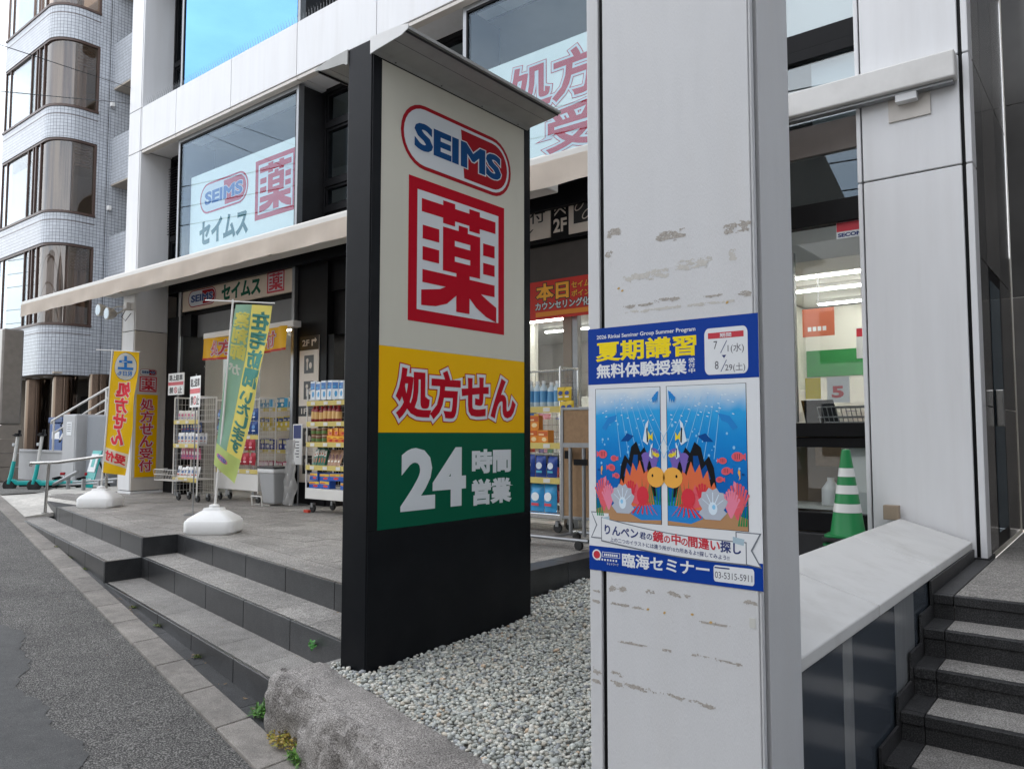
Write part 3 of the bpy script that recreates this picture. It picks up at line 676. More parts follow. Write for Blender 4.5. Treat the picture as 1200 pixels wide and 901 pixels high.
EAVE = mat('grey_eave_metal', (.36,.36,.345), .42, metal=.25, var=.07, vscale=9, dirt=.25, dscale=7, dcol=(.14,.12,.10))
for sx in (1, -1):
    q = lambda x: -3.8575+x if sx > 0 else -4.1005-x
    prof = [(q(0),4.222),(q(.012),4.218),(q(.04),4.235),(q(.06),4.238),(q(.22),4.252),(q(.285),4.262),(q(.335),4.276),(q(.355),4.272),(q(.357),4.292),(q(.33),4.297),(q(.18),4.318),(q(.0),4.324)]
    ev = MB().prism(prof, 'y', 3.305, 5.0).build('eave', EAVE, pyl)
    ln = MB()
    for x_ in (.10, .205, .325): ln.box(min(q(x_), q(x_+.004)), max(q(x_), q(x_+.004)), 3.31, 4.995, 4.236+x_*.07, 4.252+x_*.07)
    ln.build('rib', DARKM, ev)
    if sx > 0:
        m_ = MB().prism([(q(.0),4.212),(q(.05),4.222),(q(.3),4.245),(q(.36),4.268),(q(.36),4.30),(q(.25),4.315),(q(.0),4.327)], 'y', 3.298, 3.304); m_.build('end_plate', PLASTW, ev)
        for i in range(4): MB().lathe([(.006,0),(.006,-.004)], (q(.03), 3.5+i*.45, 4.221), 8).build('screw', DARKM, ev)
pyl.location = (-3.5775, 3.762, .277); pyl.scale = (.9,.9,.9)
# ================================================================== WHITE PIER WITH POSTER
pier = thing('pier', 'white painted metal-clad pier with peeling tape marks on the gravel', 'pillar', (-1.24, 2.6, -.1))
bx('core', BLACK, pier, -1.55, -.94, 2.412, 2.8, -.2, 4.4)
bx('front_panel', WHITE2, pier, -1.492, -.934, 2.40, 2.411, -.2, 4.4, .003); bx('edge_strip', WHITE2, pier, -1.562, -1.511, 2.40, 2.80, -.2, 4.4, .004)
bx('corner_strip', WHITE2, pier, -.9335, -.926, 2.404, 2.428, -.2, 4.4, .002); bx('side_panel', WHITE2, pier, -.939, -.923, 2.458, 2.752, -.2, 4.4, .003)
PATCH = [(-1.475,-1.42,2.44,2.405),(-1.276,-1.168,2.394,2.355),(-1.029,-.938,2.385,2.345),(-1.485,-1.455,2.36,2.335),(-1.41,-1.29,2.15,2.138),(-1.282,-1.182,2.16,2.145),(-1.1,-1.04,2.155,2.143),(-.98,-.937,2.155,2.135),
 (-1.476,-1.413,1.157,1.130),(-1.332,-1.298,1.158,1.141),(-1.251,-1.167,1.160,1.142),(-.984,-.939,1.166,1.150),(-1.477,-1.40,1.094,1.084),(-1.384,-1.335,1.092,1.082),(-1.138,-1.031,1.077,1.071),(-1.475,-1.334,.963,.958),(-1.272,-1.236,.967,.955),(-1.162,-1.097,.966,.960),(-1.09,-.993,.964,.958),
 (-1.476,-1.429,.856,.838),(-1.475,-1.30,.824,.806),(-1.30,-1.16,.820,.806),(-1.16,-1.088,.818,.800),(-1.551,-1.518,1.128,1.117),(-1.551,-1.52,1.094,1.081),(-1.553,-1.515,.852,.829),(-1.554,-1.515,.817,.797)]
def ragged(mb, fr, x0, y0, x1, y1, d, n=None):
    """peeled patch: small cells kept where a fractal noise is high, thinning out towards the edge"""
    c = .0024; nx = max(3, int((x1-x0)/c)); ny = max(2, int((y1-y0)/c)); o = Vector((rnd.uniform(0,90), rnd.uniform(0,90), 0))
    cx, cy = (x1-x0)/nx, (y1-y0)/ny
    for j in range(-2, ny+2):
        for i in range(-2, nx+2):
            u_, w_ = (i+.5)/nx, (j+.5)/ny; edge = min(u_, 1-u_)*3.0; ev = min(w_, 1-w_)*1.3
            q = Vector((x0+i*cx, y0+j*cy, 0)); f_ = mn.noise(Vector((q.x*34,q.y*80,0))+o)*.9+mn.noise(Vector((q.x*120,q.y*220,0))+o)*.4+mn.noise(q*430+o)*.3
            if f_+min(edge, .35)+min(ev, .32) > .44: rect(mb, fr, x0+i*cx, y0+j*cy, x0+(i+1)*cx, y0+(j+1)*cy, d)
fpier = plane((0,2.40,0), (1,0,0), (0,0,1), (0,-1,0))
for x0, x1, z1, z0 in PATCH:
    z0, z1 = min(z0, z1), max(z0, z1); mb = MB(); zm = (z0+z1)/2; hh = max(.0035, (z1-z0)*.36); ragged(mb, fpier, x0, zm-hh, x1, zm+hh, .0006)
    stuff(mb.build('tape_residue', mat('grey_tape_residue', (.40,.37,.335), .9, var=.3, vscale=120), pier))
mb = MB()
for x0, x1, z0, z1 in ((-1.407,-1.225,2.235,2.262),(-1.203,-1.072,2.25,2.278),(-1.40,-1.0,2.12,2.128)): ragged(mb, fpier, x0, z0, x1, z1, .0005)
ragged(mb, fpier, -1.01, 2.252, -.985, 2.29, .0005); stuff(mb.build('old_tape', mat('old_clear_tape', (.55,.53,.49), .5, var=.1, vscale=80), pier))
mb = MB()
for x, z in ((-1.325,1.088),(-1.262,1.085),(-1.16,1.094),(-1.095,1.078),(-1.43,2.215),(-1.415,2.205),(-1.02,2.12)): shape(mb, fpier, ell(x, z, .006, .004, 7, rnd.random()), .0008)
mb.build('glue_spots', mat('amber_glue', (.55,.36,.12), .5), pier)
bx('scrap_tape', mat('clear_tape_scrap', (.60,.60,.56), .3), pier, -.965, -.945, 2.3985, 2.3996, 1.082, 1.112)
# poster
PB = mat('poster_blue', lin('0a3c98'), .4, spec=.15); PW = mat('poster_white', (.76,.78,.80), .4, spec=.2, bump=.0006, bscale=30); PY = mat('poster_yellow', lin('f4da20'), .4, spec=.15); PN = mat('poster_navy', lin('1c2f6e'), .4); PR = mat('poster_red', lin('c4283a'), .4)
px0, px1, pz0, pz1 = -1.562, -.917, 1.199, 2.076; PWI, PHE = px1-px0, pz1-pz0
def curl(x, y, d):                       # poster surface: x,y in 0..1 from top left, slight waves at the edges
    b = .0016
    return (px0+x*PWI, 2.40-b-d, pz1-y*PHE)
ps = MB(); NXp, NYp = 24, 30
for i in range(NXp+1):
    for j in range(NYp+1): ps.v.append(curl(i/NXp, j/NYp, 0))
nn = len(ps.v)
for i in range(NXp):
    for j in range(NYp): k = i*(NYp+1)+j; ps.f.append((k, k+NYp+1, k+NYp+2, k+1))
poster = tag(ps.build('poster', PW), 'blue and white summer course poster with sea pictures taped to the white pier', 'poster')
def pgrid(x0, y0, x1, y1, d, nm, m, par=poster):
    a = MB(); nx, ny = max(2, int((x1-x0)*24)), max(2, int((y1-y0)*30))
    for i in range(nx+1):
        for j in range(ny+1): a.v.append(curl(x0+(x1-x0)*i/nx, y0+(y1-y0)*j/ny, d))
    for i in range(nx):
        for j in range(ny): k = i*(ny+1)+j; a.f.append((k, k+ny+1, k+ny+2, k+1))
    return a.build(nm, m, par)
fr = lambda x, y, d: curl(x, 1-y, d)      # y up for lettering
def ptext(body, x0, y0, x1, y1, bold, m, d=.0006, vert=False, par=poster):
    t = MB(); letter(t, body, fr, x0, 1-y1, x1, 1-y0, bold, d, .0003, vert); return t.build('lettering', m, par)
def pshape(q, m, d, nm='print'):
    a = MB(); shape(a, lambda x, y, dd: curl(x, y, dd), q, d); return a.build(nm, m, poster)
pgrid(.0, .0, 1, .235, .0004, 'header_band', PB); pgrid(0, .902, 1, 1, .0004, 'footer_band', PB)
ptext('2026 Rinkai Seminar Group Summer Program', .06, .030, .665, .050, .02, PW)
ptext('夏期講習', .06, .060, .665, .138, .030, PY); ptext('無料体験授業', .06, .152, .61, .208, .030, PW); ptext('受付中', .625, .148, .66, .208, .02, PW, vert=True)
pshape(rrect(.715, .042, .945, .218, .025), PW, .0006, 'date_box'); pshape([(.735,.060),(.925,.060),(.925,.082),(.735,.082)], PR, .0009); ptext('期間', .80, .064, .86, .079, .02, PW, .0012)
INK = mat('pencil_ink', (.09,.09,.11), .6)
for b_, q in (('7', (.765,.092,.785,.122)), ('1(水)', (.84,.105,.925,.142)), ('8', (.77,.168,.79,.198)), ('29(土)', (.825,.178,.93,.212))): ptext(b_, *q, .0, INK, .0009)
for q in ([(.80,.138),(.804,.138),(.838,.092),(.834,.092)], [(.80,.208),(.804,.208),(.835,.165),(.831,.165)]): pshape(q, PN, .0009)
pshape([(.808,.146),(.832,.146),(.82,.158)], PN, .0009)
# the two mirrored sea pictures
def seamat():
    m = bpy.data.materials.new('printed_sea'); m.use_nodes = True; n = m.node_tree.nodes; l = m.node_tree.links; p = n['Principled BSDF']; p.inputs['Roughness'].default_value = .42; p.inputs['Specular IOR Level'].default_value = .15
    g = n.new('ShaderNodeNewGeometry'); s = n.new('ShaderNodeSeparateXYZ'); l.new(g.outputs['Position'], s.inputs[0])
    t = n.new('ShaderNodeTexNoise'); t.inputs['Scale'].default_value = 14; l.new(g.outputs['Position'], t.inputs[0])
    a = n.new('ShaderNodeMath'); a.operation = 'MULTIPLY_ADD'; a.inputs[1].default_value = .05; l.new(t.outputs[0], a.inputs[0]); l.new(s.outputs['Z'], a.inputs[2])
    mr = n.new('ShaderNodeMapRange'); mr.inputs[1].default_value = 1.40; mr.inputs[2].default_value = 1.87; l.new(a.outputs[0], mr.inputs[0])
    c = n.new('ShaderNodeValToRGB'); e = c.color_ramp.elements; e[0].position = 0; e[0].color = (*lin('0a5aa8'), 1); e[1].position = 1; e[1].color = (*lin('dbe4ea'), 1)
    for ps_, h in ((.35,'0869bb'),(.62,'1289d4'),(.82,'2fa3e2')): k = e.new(ps_); k.color = (*lin(h), 1)
    l.new(mr.outputs[0], c.inputs[0]); l.new(c.outputs[0], p.inputs['Base Color']); return m
SEA = seamat()
CO = {k: mat('print_'+k, lin(h), .45, spec=.12) for k, h in dict(coral='e0606c', pink='e886a0', orange='e07048', amber='f0b050', gold='ead43c', ink='16181c', seaweed='1e8a50', deep='0a4c94', purple='7a64b4', shell='b4bcc8', pearl='d8e8f4', sand='b48a64', octo='d83a48', foam='2a86d0', sky='8cc8ee').items()}
def sea(X0, X1, flip):
    pgrid(X0-.003, .2535, X1+.003, .7935, .0004, 'picture_frame', CO['ink']); pgrid(X0, .255, X1, .792, .0006, 'picture', SEA)
    W_ = X1-X0; cnt = [0]
    def P(q, m, d=.0009):
        cnt[0] += 1
        pshape([((X0+x*W_) if not flip else (X1-x*W_), .255+y*.537) for x, y in q], CO[m], d+cnt[0]*.000004)
    def fish(x, y, s, a, body='coral', stripe='ink', tail=1):
        sg = tail
        P([(x-sg*s*.5, y), (x-sg*s*1.15, y-s*.30), (x-sg*s*1.15, y+s*.30)], body); P(ell(x, y, s*.85, s*.38, 14, a), body)
        for k in (-.3, 0, .3): P([(x+k*s, y-s*.22), (x+k*s+s*.07, y-s*.22), (x+k*s+s*.07, y+s*.2), (x+k*s, y+s*.2)], stripe)
    for k in range(7):                      # sun shafts and foam
        x = .30+.08*k; P([(x, .08), (x+.006, .08), (x+.10+.05*k, .52), (x+.092+.05*k, .52)], 'sky')
    for k in range(30):
        x = rnd.uniform(.08, .95); y = rnd.uniform(.04, .26); P([(x, y), (x+.025, y-.004), (x+.025, y+.002), (x, y+.006)], 'pearl')
    for k in range(26):
        x = rnd.uniform(.05, .95); y = rnd.uniform(.25, .62); r_ = rnd.uniform(.006, .018); P(ell(x, y, r_, r_*.75, 9), 'sky')
    P([(0,.92),(.2,.88),(.45,.9),(.7,.87),(1,.9),(1,1),(0,1)], 'sand'); P([(.55,.84),(.75,.80),(1,.84),(1,.97),(.7,.98),(.55,.94)], 'foam')
    # dark rock and orange reef filling the picture's middle
    P([(.36,.78),(.40,.58),(.46,.50),(.52,.54),(.56,.44),(.64,.40),(.70,.48),(.76,.44),(.84,.54),(.90,.62),(.93,.80)], 'ink'); P([(.44,.66),(.50,.56),(.56,.60),(.60,.50),(.66,.50),(.66,.70)], 'deep')
    P([(.34,.80),(.40,.68),(.44,.72),(.48,.60),(.54,.66),(.58,.56),(.64,.62),(.69,.54),(.75,.64),(.80,.60),(.86,.74),(.90,.86),(.40,.90)], 'orange')
    P([(.50,.84),(.55,.72),(.60,.78),(.64,.70),(.70,.80),(.70,.88)], 'coral'); P([(.10,.30),(.20,.22),(.34,.20),(.30,.25),(.22,.27),(.16,.32)], 'foam'); P([(.40,.40),(.50,.34),(.60,.36),(.52,.40)], 'deep')
    def coral(x, y, h, m, n=7, sp=.5):
        for k in range(n):
            a = (k/(n-1)-.5)*2*sp; x2, y2 = x+math.sin(a)*h*.75, y-math.cos(a)*h
            P([(x-.012, y), (x+.012, y), (x2+.012, y2), (x2-.012, y2)], m)
            for b_ in (-.5, .5): P([(x+(x2-x)*.55-.008, y+(y2-y)*.55), (x+(x2-x)*.55+.008, y+(y2-y)*.55), (x+(x2-x)*.55+math.sin(a+b_)*h*.4, y+(y2-y)*.55-math.cos(a+b_)*h*.35)], m)
            P(ell(x2, y2, .016, .012, 7), m)
    coral(.12, .93, .24, 'coral', 9, .8); coral(.20, .92, .18, 'pink', 8, .8); coral(.90, .64, .18, 'purple', 9, .5); coral(.78, .62, .13, 'purple', 7, .5); coral(.55, .86, .16, 'octo', 5, .6)
    for k in range(8):
        x = .72+.036*k; P([(x, .86), (x+.02, .86), (x+.035*math.sin(k), .66+.03*(k % 3))], 'seaweed')
    for k in range(4): P([(.01+.03*k, .97), (.03+.03*k, .97), (.03*k+.01*math.sin(k*2), .78+.03*k)], 'seaweed')
    fan = [(.42+(.19 if k % 2 else .165)*math.cos(math.pi*k/12), .84-(.125 if k % 2 else .105)*math.sin(math.pi*k/12)) for k in range(13)]; P(fan+[(.30,.88),(.54,.88)], 'shell')
    for k in range(1, 6): P([(.415,.86),(.425,.86),(.425+.15*math.cos(math.pi*k/6), .85-.1*math.sin(math.pi*k/6)), (.415+.15*math.cos(math.pi*k/6), .85-.1*math.sin(math.pi*k/6))], 'pearl')
    P([(.25,.89),(.30,.86),(.54,.86),(.60,.90),(.52,.94),(.33,.94)], 'shell'); P(ell(.42, .862, .055, .045, 16), 'pearl'); P(ell(.408, .852, .022, .017, 10), 'sky')
    P(ell(.73, .80, .09, .07, 14), 'octo')
    for k in range(6): P([(.70+.02*k, .84), (.72+.02*k, .84), (.58+.075*k, .94), (.56+.075*k, .93)], 'octo')
    P(ell(.93, .66, .13, .075, 16), 'amber'); P(ell(.88, .65, .014, .012, 8), 'ink')
    fish(.11, .50, .085, 0); fish(.29, .53, .06, 0, tail=-1); fish(.25, .60, .07, .1); fish(.33, .66, .055, .1)
    fish(.05, .62, .02, 0, 'deep'); fish(.95, .50, .04, 0, 'gold')
    def angel(x, y, s):
        P([(x-s*.5, y+s*.3), (x-s*.1, y-s*.75), (x+s*.25, y-s*1.0), (x+s*.12, y-s*.4), (x+s*.4, y+s*.1), (x+s*.1, y+s*.55)], 'pearl')
        P([(x-s*.05, y-s*.45), (x+s*.1, y-s*.55), (x+s*.2, y+s*.35), (x+s*.02, y+s*.42)], 'ink'); P([(x+s*.2, y-s*.3), (x+s*.5, y), (x+s*.75, y-s*.25), (x+s*.75, y+s*.3), (x+s*.45, y+s*.15), (x+s*.2, y+s*.25)], 'gold')
    angel(.80, .36, .12); angel(.87, .485, .075)
    P([(.08,.60),(.10,.585),(.11,.61),(.09,.64),(.10,.66),(.08,.65)], 'amber'); P([(.13,.68),(.16,.665),(.165,.70),(.14,.73),(.155,.755),(.13,.74)], 'pink')
    for k in range(3): P([(.88+.03*k, .08-.02*k), (.98, .03), (.90+.03*k, .12)], 'foam')
sea(.05, .455, False); sea(.495, .93, True)
# ribbon banner
for q_ in ([(.014,.761),(.136,.761),(.136,.869),(.012,.869),(.047,.815)], [(.864,.796),(.995,.796),(.949,.86),(.995,.920),(.864,.909)]): pshape(q_, mat('ribbon_edge', (.16,.18,.21), .4), .0011, 'ribbon_edge')
pshape([(.02,.765),(.13,.765),(.13,.865),(.02,.865),(.055,.815)], PW, .0012, 'ribbon_tail'); pshape([(.87,.800),(.985,.800),(.94,.86),(.985,.915),(.87,.905)], PW, .0012, 'ribbon_tail')
top_ = [(.085+.83*i/14, .785+.05*(i/14)-.016*math.sin(math.pi*i/14)*-1) for i in range(15)]; bot_ = [(.085+.83*i/14, .875+.035*(i/14)+.012*math.sin(math.pi*i/14)) for i in range(15)]
pshape([(x-.005 if i == 0 else (x+.005 if i == 14 else x), y-.004) for i, (x, y) in enumerate(top_)]+[(x+.005 if i == 0 else (x-.005 if i == 14 else x), y+.005) for i, (x, y) in enumerate(bot_[::-1])], mat('ribbon_edge', (.16,.18,.21), .4), .00135, 'ribbon_edge'); pshape(top_+bot_[::-1], PW, .0016, 'ribbon')
pshape([(.085,.785),(.135,.775),(.135,.80),(.09,.803)], mat('ribbon_fold', lin('a8c0cc'), .4), .0014, 'ribbon_fold'); pshape([(.85,.815),(.91,.822),(.905,.845),(.85,.838)], MATS['ribbon_fold'], .0018, 'ribbon_fold')
rib = lambda x, y, d: curl(x, 1-y+(x-.1)*.038, d)
def rtext(body, x0, y0, x1, y1, bold, m):
    t = MB(); letter(t, body, rib, x0, 1-y1, x1, 1-y0, bold, .002, .0003); t.build('lettering', m, poster)
rtext('りんペン', .105, .812, .315, .848, .03, PN); rtext('君の', .325, .820, .40, .846, .02, PN); rtext('鏡', .405, .808, .465, .848, .03, PR); rtext('の', .47, .820, .505, .846, .025, PR); rtext('中', .515, .808, .565, .848, .03, PR); rtext('の', .57, .820, .605, .846, .025, PR); rtext('間違い', .61, .808, .78, .848, .03, PR); rtext('探し', .785, .808, .89, .848, .03, PN)
rtext('上の二つのイラストには違う所が10カ所あるよ!!探してみよう!!', .14, .858, .83, .876, .006, PN)
ptext('臨海セミナー', .215, .920, .72, .972, .028, PW); pshape(rrect(.745, .925, .955, .985, .012), PW, .0007, 'phone_box'); ptext('03-5315-5911', .752, .948, .945, .972, 0, INK, .001)
pshape([(.75,.931),(.83,.931),(.83,.936),(.75,.936)], PN, .001)
pshape(ell(.05, .937, .030, .022), PW, .0007, 'crest'); pshape(ell(.05, .937, .022, .016), PR, .0009, 'crest'); pshape([(.085,.922),(.20,.922),(.20,.943),(.085,.943)], PW, .0007); pshape([(.088,.924),(.197,.924),(.197,.941),(.088,.941)], PB, .0009)
ptext('ネットワーク', .115, .963, .19, .974, .01, PW, .0012)
for k in range(7): pshape([(.098+.013*k,.928),(.107+.013*k,.928),(.107+.013*k,.938),(.098+.013*k,.938)], PW, .0012); pshape([(.063+.018*k,.950),(.073+.018*k,.950),(.073+.018*k,.958),(.063+.018*k,.958)], PW, .0012)
# ================================================================== PARAPET beside the side stair
par = thing('parapet', 'low wall with white coping slabs and slate-blue panels beside the side stair', 'wall', (-1.35, 4.7, -.3))
MB().prism([(-1.40,-.4),(-.972,-.4),(-.972,.842),(-1.40,.98)], 'y', 2.80, 6.585).build('core', GRAN_DR, par)
COPE = mat('white_coping', (.62,.615,.60), .6, var=.05, vscale=3, bump=.0006, bscale=140, dirt=.35, dscale=3.2, dcol=(.30,.28,.25))
for y0, y1 in ((2.79, 3.890), (3.900, 5.222), (5.232, 6.565)): MB().prism([(-1.425,.985),(-.944,.847),(-.944,.90),(-1.425,1.04)], 'y', y0, y1).build('coping_slab', COPE, par, bevel=.006)
SLATE = mat('slate_blue_panel', (.060,.072,.088), .16, var=.10, vscale=4, stretch=(1,6,1)); SLATL = mat('pale_reflection_panel', (.24,.25,.255), .16, var=.08, vscale=4, stretch=(1,6,1))  # pale panels paint the light stripes reflected in the slate-blue cladding
for y0, y1, m_ in ((2.80,3.333,SLATE),(3.337,3.476,SLATL),(3.481,4.212,SLATE),(4.217,4.636,SLATL),(4.641,5.3,SLATE),(5.305,6.55,SLATE)): bx('cladding_panel', m_, par, -.971, -.953, y0, y1, -.4, .842, .0015)
# ================================================================== AWNINGS
CLOTH = mat('beige_awning_cloth', (.70,.61,.52), .8, var=.06, vscale=3, bump=.0005, bscale=300, dirt=.15, dscale=2.2, dcol=(.30,.25,.20), stretch=(1,1,.6)); AWM = mat('cream_awning_metal', (.66,.64,.60), .4, var=.03)
def translucent(m, k):
    n = m.node_tree.nodes; l = m.node_tree.links; p = n['Principled BSDF']; t_ = n.new('ShaderNodeBsdfTranslucent'); l.new(p.inputs['Base Color'].links[0].from_socket, t_.inputs[0])
    x = n.new('ShaderNodeMixShader'); x.inputs[0].default_value = k; l.new(p.outputs[0], x.inputs[1]); l.new(t_.outputs[0], x.inputs[2]); l.new(x.outputs[0], n['Material Output'].inputs[0])
translucent(CLOTH, .28)
aw = thing('shop_awning', 'long beige retractable awning extended over the shopfront', 'awning', (-9, 6.55, 4.2))
AX0, AX1 = -15.44, -2.2
bx('front_bar', AWM, aw, AX0, AX1, 5.185, 5.25, 3.985, 4.05, .008)
mb = MB(); nx = 180
for i in range(nx+1):
    x = AX0+.01+(AX1-AX0-.02)*i/nx
    for j in range(4):
        z = 3.99-.215*j/3; mb.v.append((x, 5.180-.004+.010*math.sin(x*5.3+j)*(j/3)+.006*math.sin(x*13.1)*(j/3), z+.004*math.sin(x*2.1)*(j/3)))
for i in range(nx):
    for j in range(3): k = i*4+j; mb.f.append((k, k+4, k+5, k+1))
mb.build('valance', CLOTH, aw, smooth=True)
mb = MB()
for x in (AX0+.02, AX1-.02):
    for y, z in ((5.25, 4.045), (5.6, 4.175), (6.0, 4.335), (6.34, 4.48)): mb.v.append((x, y, z))
for j in range(3): mb.f.append((j, j+4, j+5, j+1))
mb.build('cloth_roof', CLOTH, aw)
bx('cassette', AWM, aw, -14.9, -4.65, 6.36, 6.585, 4.24, 4.60, .015); bx('cassette_lip', DARKM, aw, -14.9, -4.65, 6.34, 6.36, 4.26, 4.30)
for x in (-14.2, -12.6, -9.6, -6.6, -5.0):
    ar = MB().tube([(x, 6.36, 4.30), (x+.5, 5.85, 4.10), (x, 5.26, 4.0)], .024, 8).build('folding_arm', AWM, aw, smooth=True); MB().lathe([(.04,-.03),(.04,.03)], (x+.5, 5.85, 4.10), 10).build('elbow', GREYM, ar)
    bx('bracket', AWM, aw, x-.06, x+.06, 6.3, 6.36, 4.22, 4.34)
aw2 = thing('awning_cassette', 'short white closed awning box mounted on the right pillar', 'awning', (-1.8, 6.55, 4.3))
bx('housing', mat('white_awning_metal', (.66,.65,.63), .4, var=.03, dirt=.15, dscale=3), aw2, -3.4, -.928, 6.45, 6.585, 4.368, 4.575, .012); bx('underside', GREYM, aw2, -3.39, -.95, 6.50, 6.58, 4.345, 4.367)
bx('mounting_plate', PALE, aw2, -1.42, -1.12, 6.585, 6.599, 4.17, 4.42); bx('bracket', WHITE, aw2, -1.35, -1.2, 6.5, 6.584, 4.29, 4.344)
# ================================================================== SIGNS ON THE BUILDING
TAN = mat('tan_fascia', (.70,.585,.47), .5, var=.04)
fs = tag(bx('fascia_sign', TAN, None, -13.71, -10.30, 7.275, 7.325, 3.945, 4.375, .006), 'beige fascia board with logo and green lettering over the shop door', 'sign'); fr = facade(7.275)
seims(fs, fr, -13.50, 4.0, -12.55, 4.31, .002, RED2, mat('navy', lin('1a3f7a'), .5), SWHITE); t = MB(); letter(t, 'セイムス', fr, -12.36, 4.03, -11.20, 4.28, .05, .002); t.build('lettering', GRN, fs); yaku(fs, fr, -11.0, 3.985, -10.52, 4.335, .002, PR, SWHITE)
fs = tag(bx('fascia_sign', BLACK, None, -8.3, -4.36, 7.28, 7.325, 3.95, 4.47, .004), 'black upper-floor directory board with cream panels behind the pylon', 'sign'); fr = facade(7.28)
CR = mat('cream_sign', (.66,.59,.51), .5, var=.03)
a_ = bx('sign_panel', CR, fs, -6.9, -5.25, 7.268, 7.279, 4.0, 4.44); fr2 = facade(7.268)
t = MB(); letter(t, '処方せん受付', fr2, -6.75, 4.20, -5.33, 4.36, .012, .002); letter(t, 'Pharmacy', fr2, -6.3, 4.08, -5.50, 4.15, .01, .002); t.build('lettering', BLK, a_)
t = MB(); letter(t, '2F', fr, -5.21, 4.05, -5.03, 4.20, .03, .002)
t.build('lettering', CR, fs)
for k in range(3): t = MB(); shape(t, fr, [(-5.20, 4.24+k*.055), (-5.12, 4.31+k*.055), (-5.12, 4.335+k*.055), (-5.20, 4.265+k*.055)], .002); shape(t, fr, [(-5.12, 4.31+k*.055), (-5.04, 4.24+k*.055), (-5.04, 4.265+k*.055), (-5.12, 4.335+k*.055)], .002); t.build('chevron', CR, fs)
a_ = bx('sign_panel', CR, fs, -4.99, -4.40, 7.268, 7.279, 3.99, 4.44); t = MB(); rect(t, fr2, -4.92, 4.10, -4.64, 4.38, .002); t.build('pictogram', BLK, a_)
t = MB()
for cx, cy, an in ((-4.84, 4.30, .7), (-4.74, 4.19, .7)):
    o_ = ell(cx, cy, .075, .042, 20, an); i_ = ell(cx, cy, .062, .030, 20, an)
    for k in range(20): shape(t, fr2, [o_[k], o_[(k+1) % 20], i_[(k+1) % 20], i_[k]], .004)
t.build('pictogram_line', CR, a_)
# red promotion banner
rb = tag(MB().box(-6.6, -4.36, 7.31, 7.318, 3.04, 3.50).build('promotion_banner', mat('banner_red', lin('c8281c'), .55, var=.06, vscale=4)), 'red and orange promotion banner hanging over the right shop door', 'banner'); fr = facade(7.31)
GOLD = mat('banner_gold', lin('f0a828'), .5)
for m_, b_, d_ in ((BLK, .09, .002), (GOLD, .04, .004)):
    t = MB(); letter(t, '本日', fr, -5.48, 3.27, -5.03, 3.46, b_, d_); letter(t, 'セイムス', fr, -4.98, 3.37, -4.65, 3.44, b_*.7, d_); letter(t, 'ポイント', fr, -4.98, 3.27, -4.65, 3.34, b_*.7, d_); t.build('lettering', m_, rb)
for m_, b_, d_ in ((BLK, .09, .002), (SWHITE, .03, .004)):
    t = MB(); letter(t, 'カウンセリング化粧', fr, -5.50, 3.155, -4.64, 3.245, b_, d_); t.build('lettering', m_, rb)
t = MB(); rect(t, fr, -5.50, 3.075, -4.63, 3.13, .002); t.build('footer', mat('banner_orange', lin('e08a20'), .5), rb)
# yellow banner over the left door
yb = thing('door_banner', 'yellow cloth banner with red lettering hanging over the left shop door', 'banner', (-11.2, 7.0, 2.95)); 
def drape(x, z, d): return (x, 7.0+.03*math.sin(x*7)+.02*math.sin(x*17+z*4)-d, z+.02*math.sin(x*2.3))
mb = MB()
for i in range(61):
    for j in range(7): mb.v.append(drape(-12.5+2.5*i/60, 2.95+.375*j/6, 0))
for i in range(60):
    for j in range(6): k = i*7+j; mb.f.append((k, k+7, k+8, k+1))
yc = mb.build('cloth', mat('banner_yellow', lin('f2b90c'), .7, var=.06, vscale=5), yb, smooth=True)
mb = MB()
for i in range(61):
    for j in range(2): mb.v.append(drape(-12.5+2.5*i/60, 2.951+.035*j, .003))
for i in range(60): k = i*2; mb.f.append((k, k+2, k+3, k+1))
mb.build('hem', mat('banner_hem', lin('c02818'), .6), yc)
outlined(yc, '処方せん受付', drape, -12.2, 3.03, -10.35, 3.27, PR, SWHITE, .004, .75)
bx('hanging_rail', PLASTW, yb, -12.55, -9.95, 7.05, 7.20, 3.33, 3.43, .01)
# signs on the left pillar
fsd = plane((-14.1,0,0), (0,1,0), (0,0,1), (1,0,0))
sg = tag(bx('pillar_sign', mat('beige_plate', (.58,.54,.49), .5), None, -14.0995, -14.09, 6.64, 7.09, .90, 2.93), 'beige and yellow prescription sign on the side of the left pillar', 'sign'); fr = plane((-14.09,0,0), (0,1,0), (0,0,1), (1,0,0))
seims(sg, fr, 6.70, 2.76, 7.02, 2.88, .001, RED2, BLUE, SWHITE); yaku(sg, fr, 6.70, 2.46, 7.02, 2.74, .001, PR, SWHITE)
t = MB(); rect(t, fr, 6.655, .905, 7.05, 2.41, .001); t.build('yellow_field', YEL, sg); outlined(sg, '処方せん受付', fr, 6.74, 1.0, 6.97, 2.34, PR, SWHITE, .002, .75, True)
sg = tag(bx('opening_hours_sign', SWHITE, None, -14.42, -14.16, 6.585, 6.598, 1.45, 3.02, .002), 'green and white opening hours sign on the front of the left pillar', 'sign'); fr = facade(6.585)
t = MB(); rect(t, fr, -14.415, 2.33, -14.165, 3.015, .001); rect(t, fr, -14.415, 1.455, -14.165, 1.72, .001); t.build('green_field', GRN, sg)
t = MB()
for k in range(5):
    for j in range(2+(k % 2)): rect(t, fr, -14.38+j*.07, 2.80-k*.09, -14.33+j*.07, 2.85-k*.09, .002)
rect(t, fr, -14.37, 1.60, -14.21, 1.64, .002); rect(t, fr, -14.37, 1.52, -14.25, 1.56, .002); stuff(t.build('fine_print', SWHITE, sg))
t = MB()
for k in range(7):
    for j in range(3+(k*7) % 3): rect(t, fr, -14.40+j*.045, 2.22-k*.065, -14.37+j*.045, 2.25-k*.065, .001)
stuff(t.build('fine_print', INK, sg))
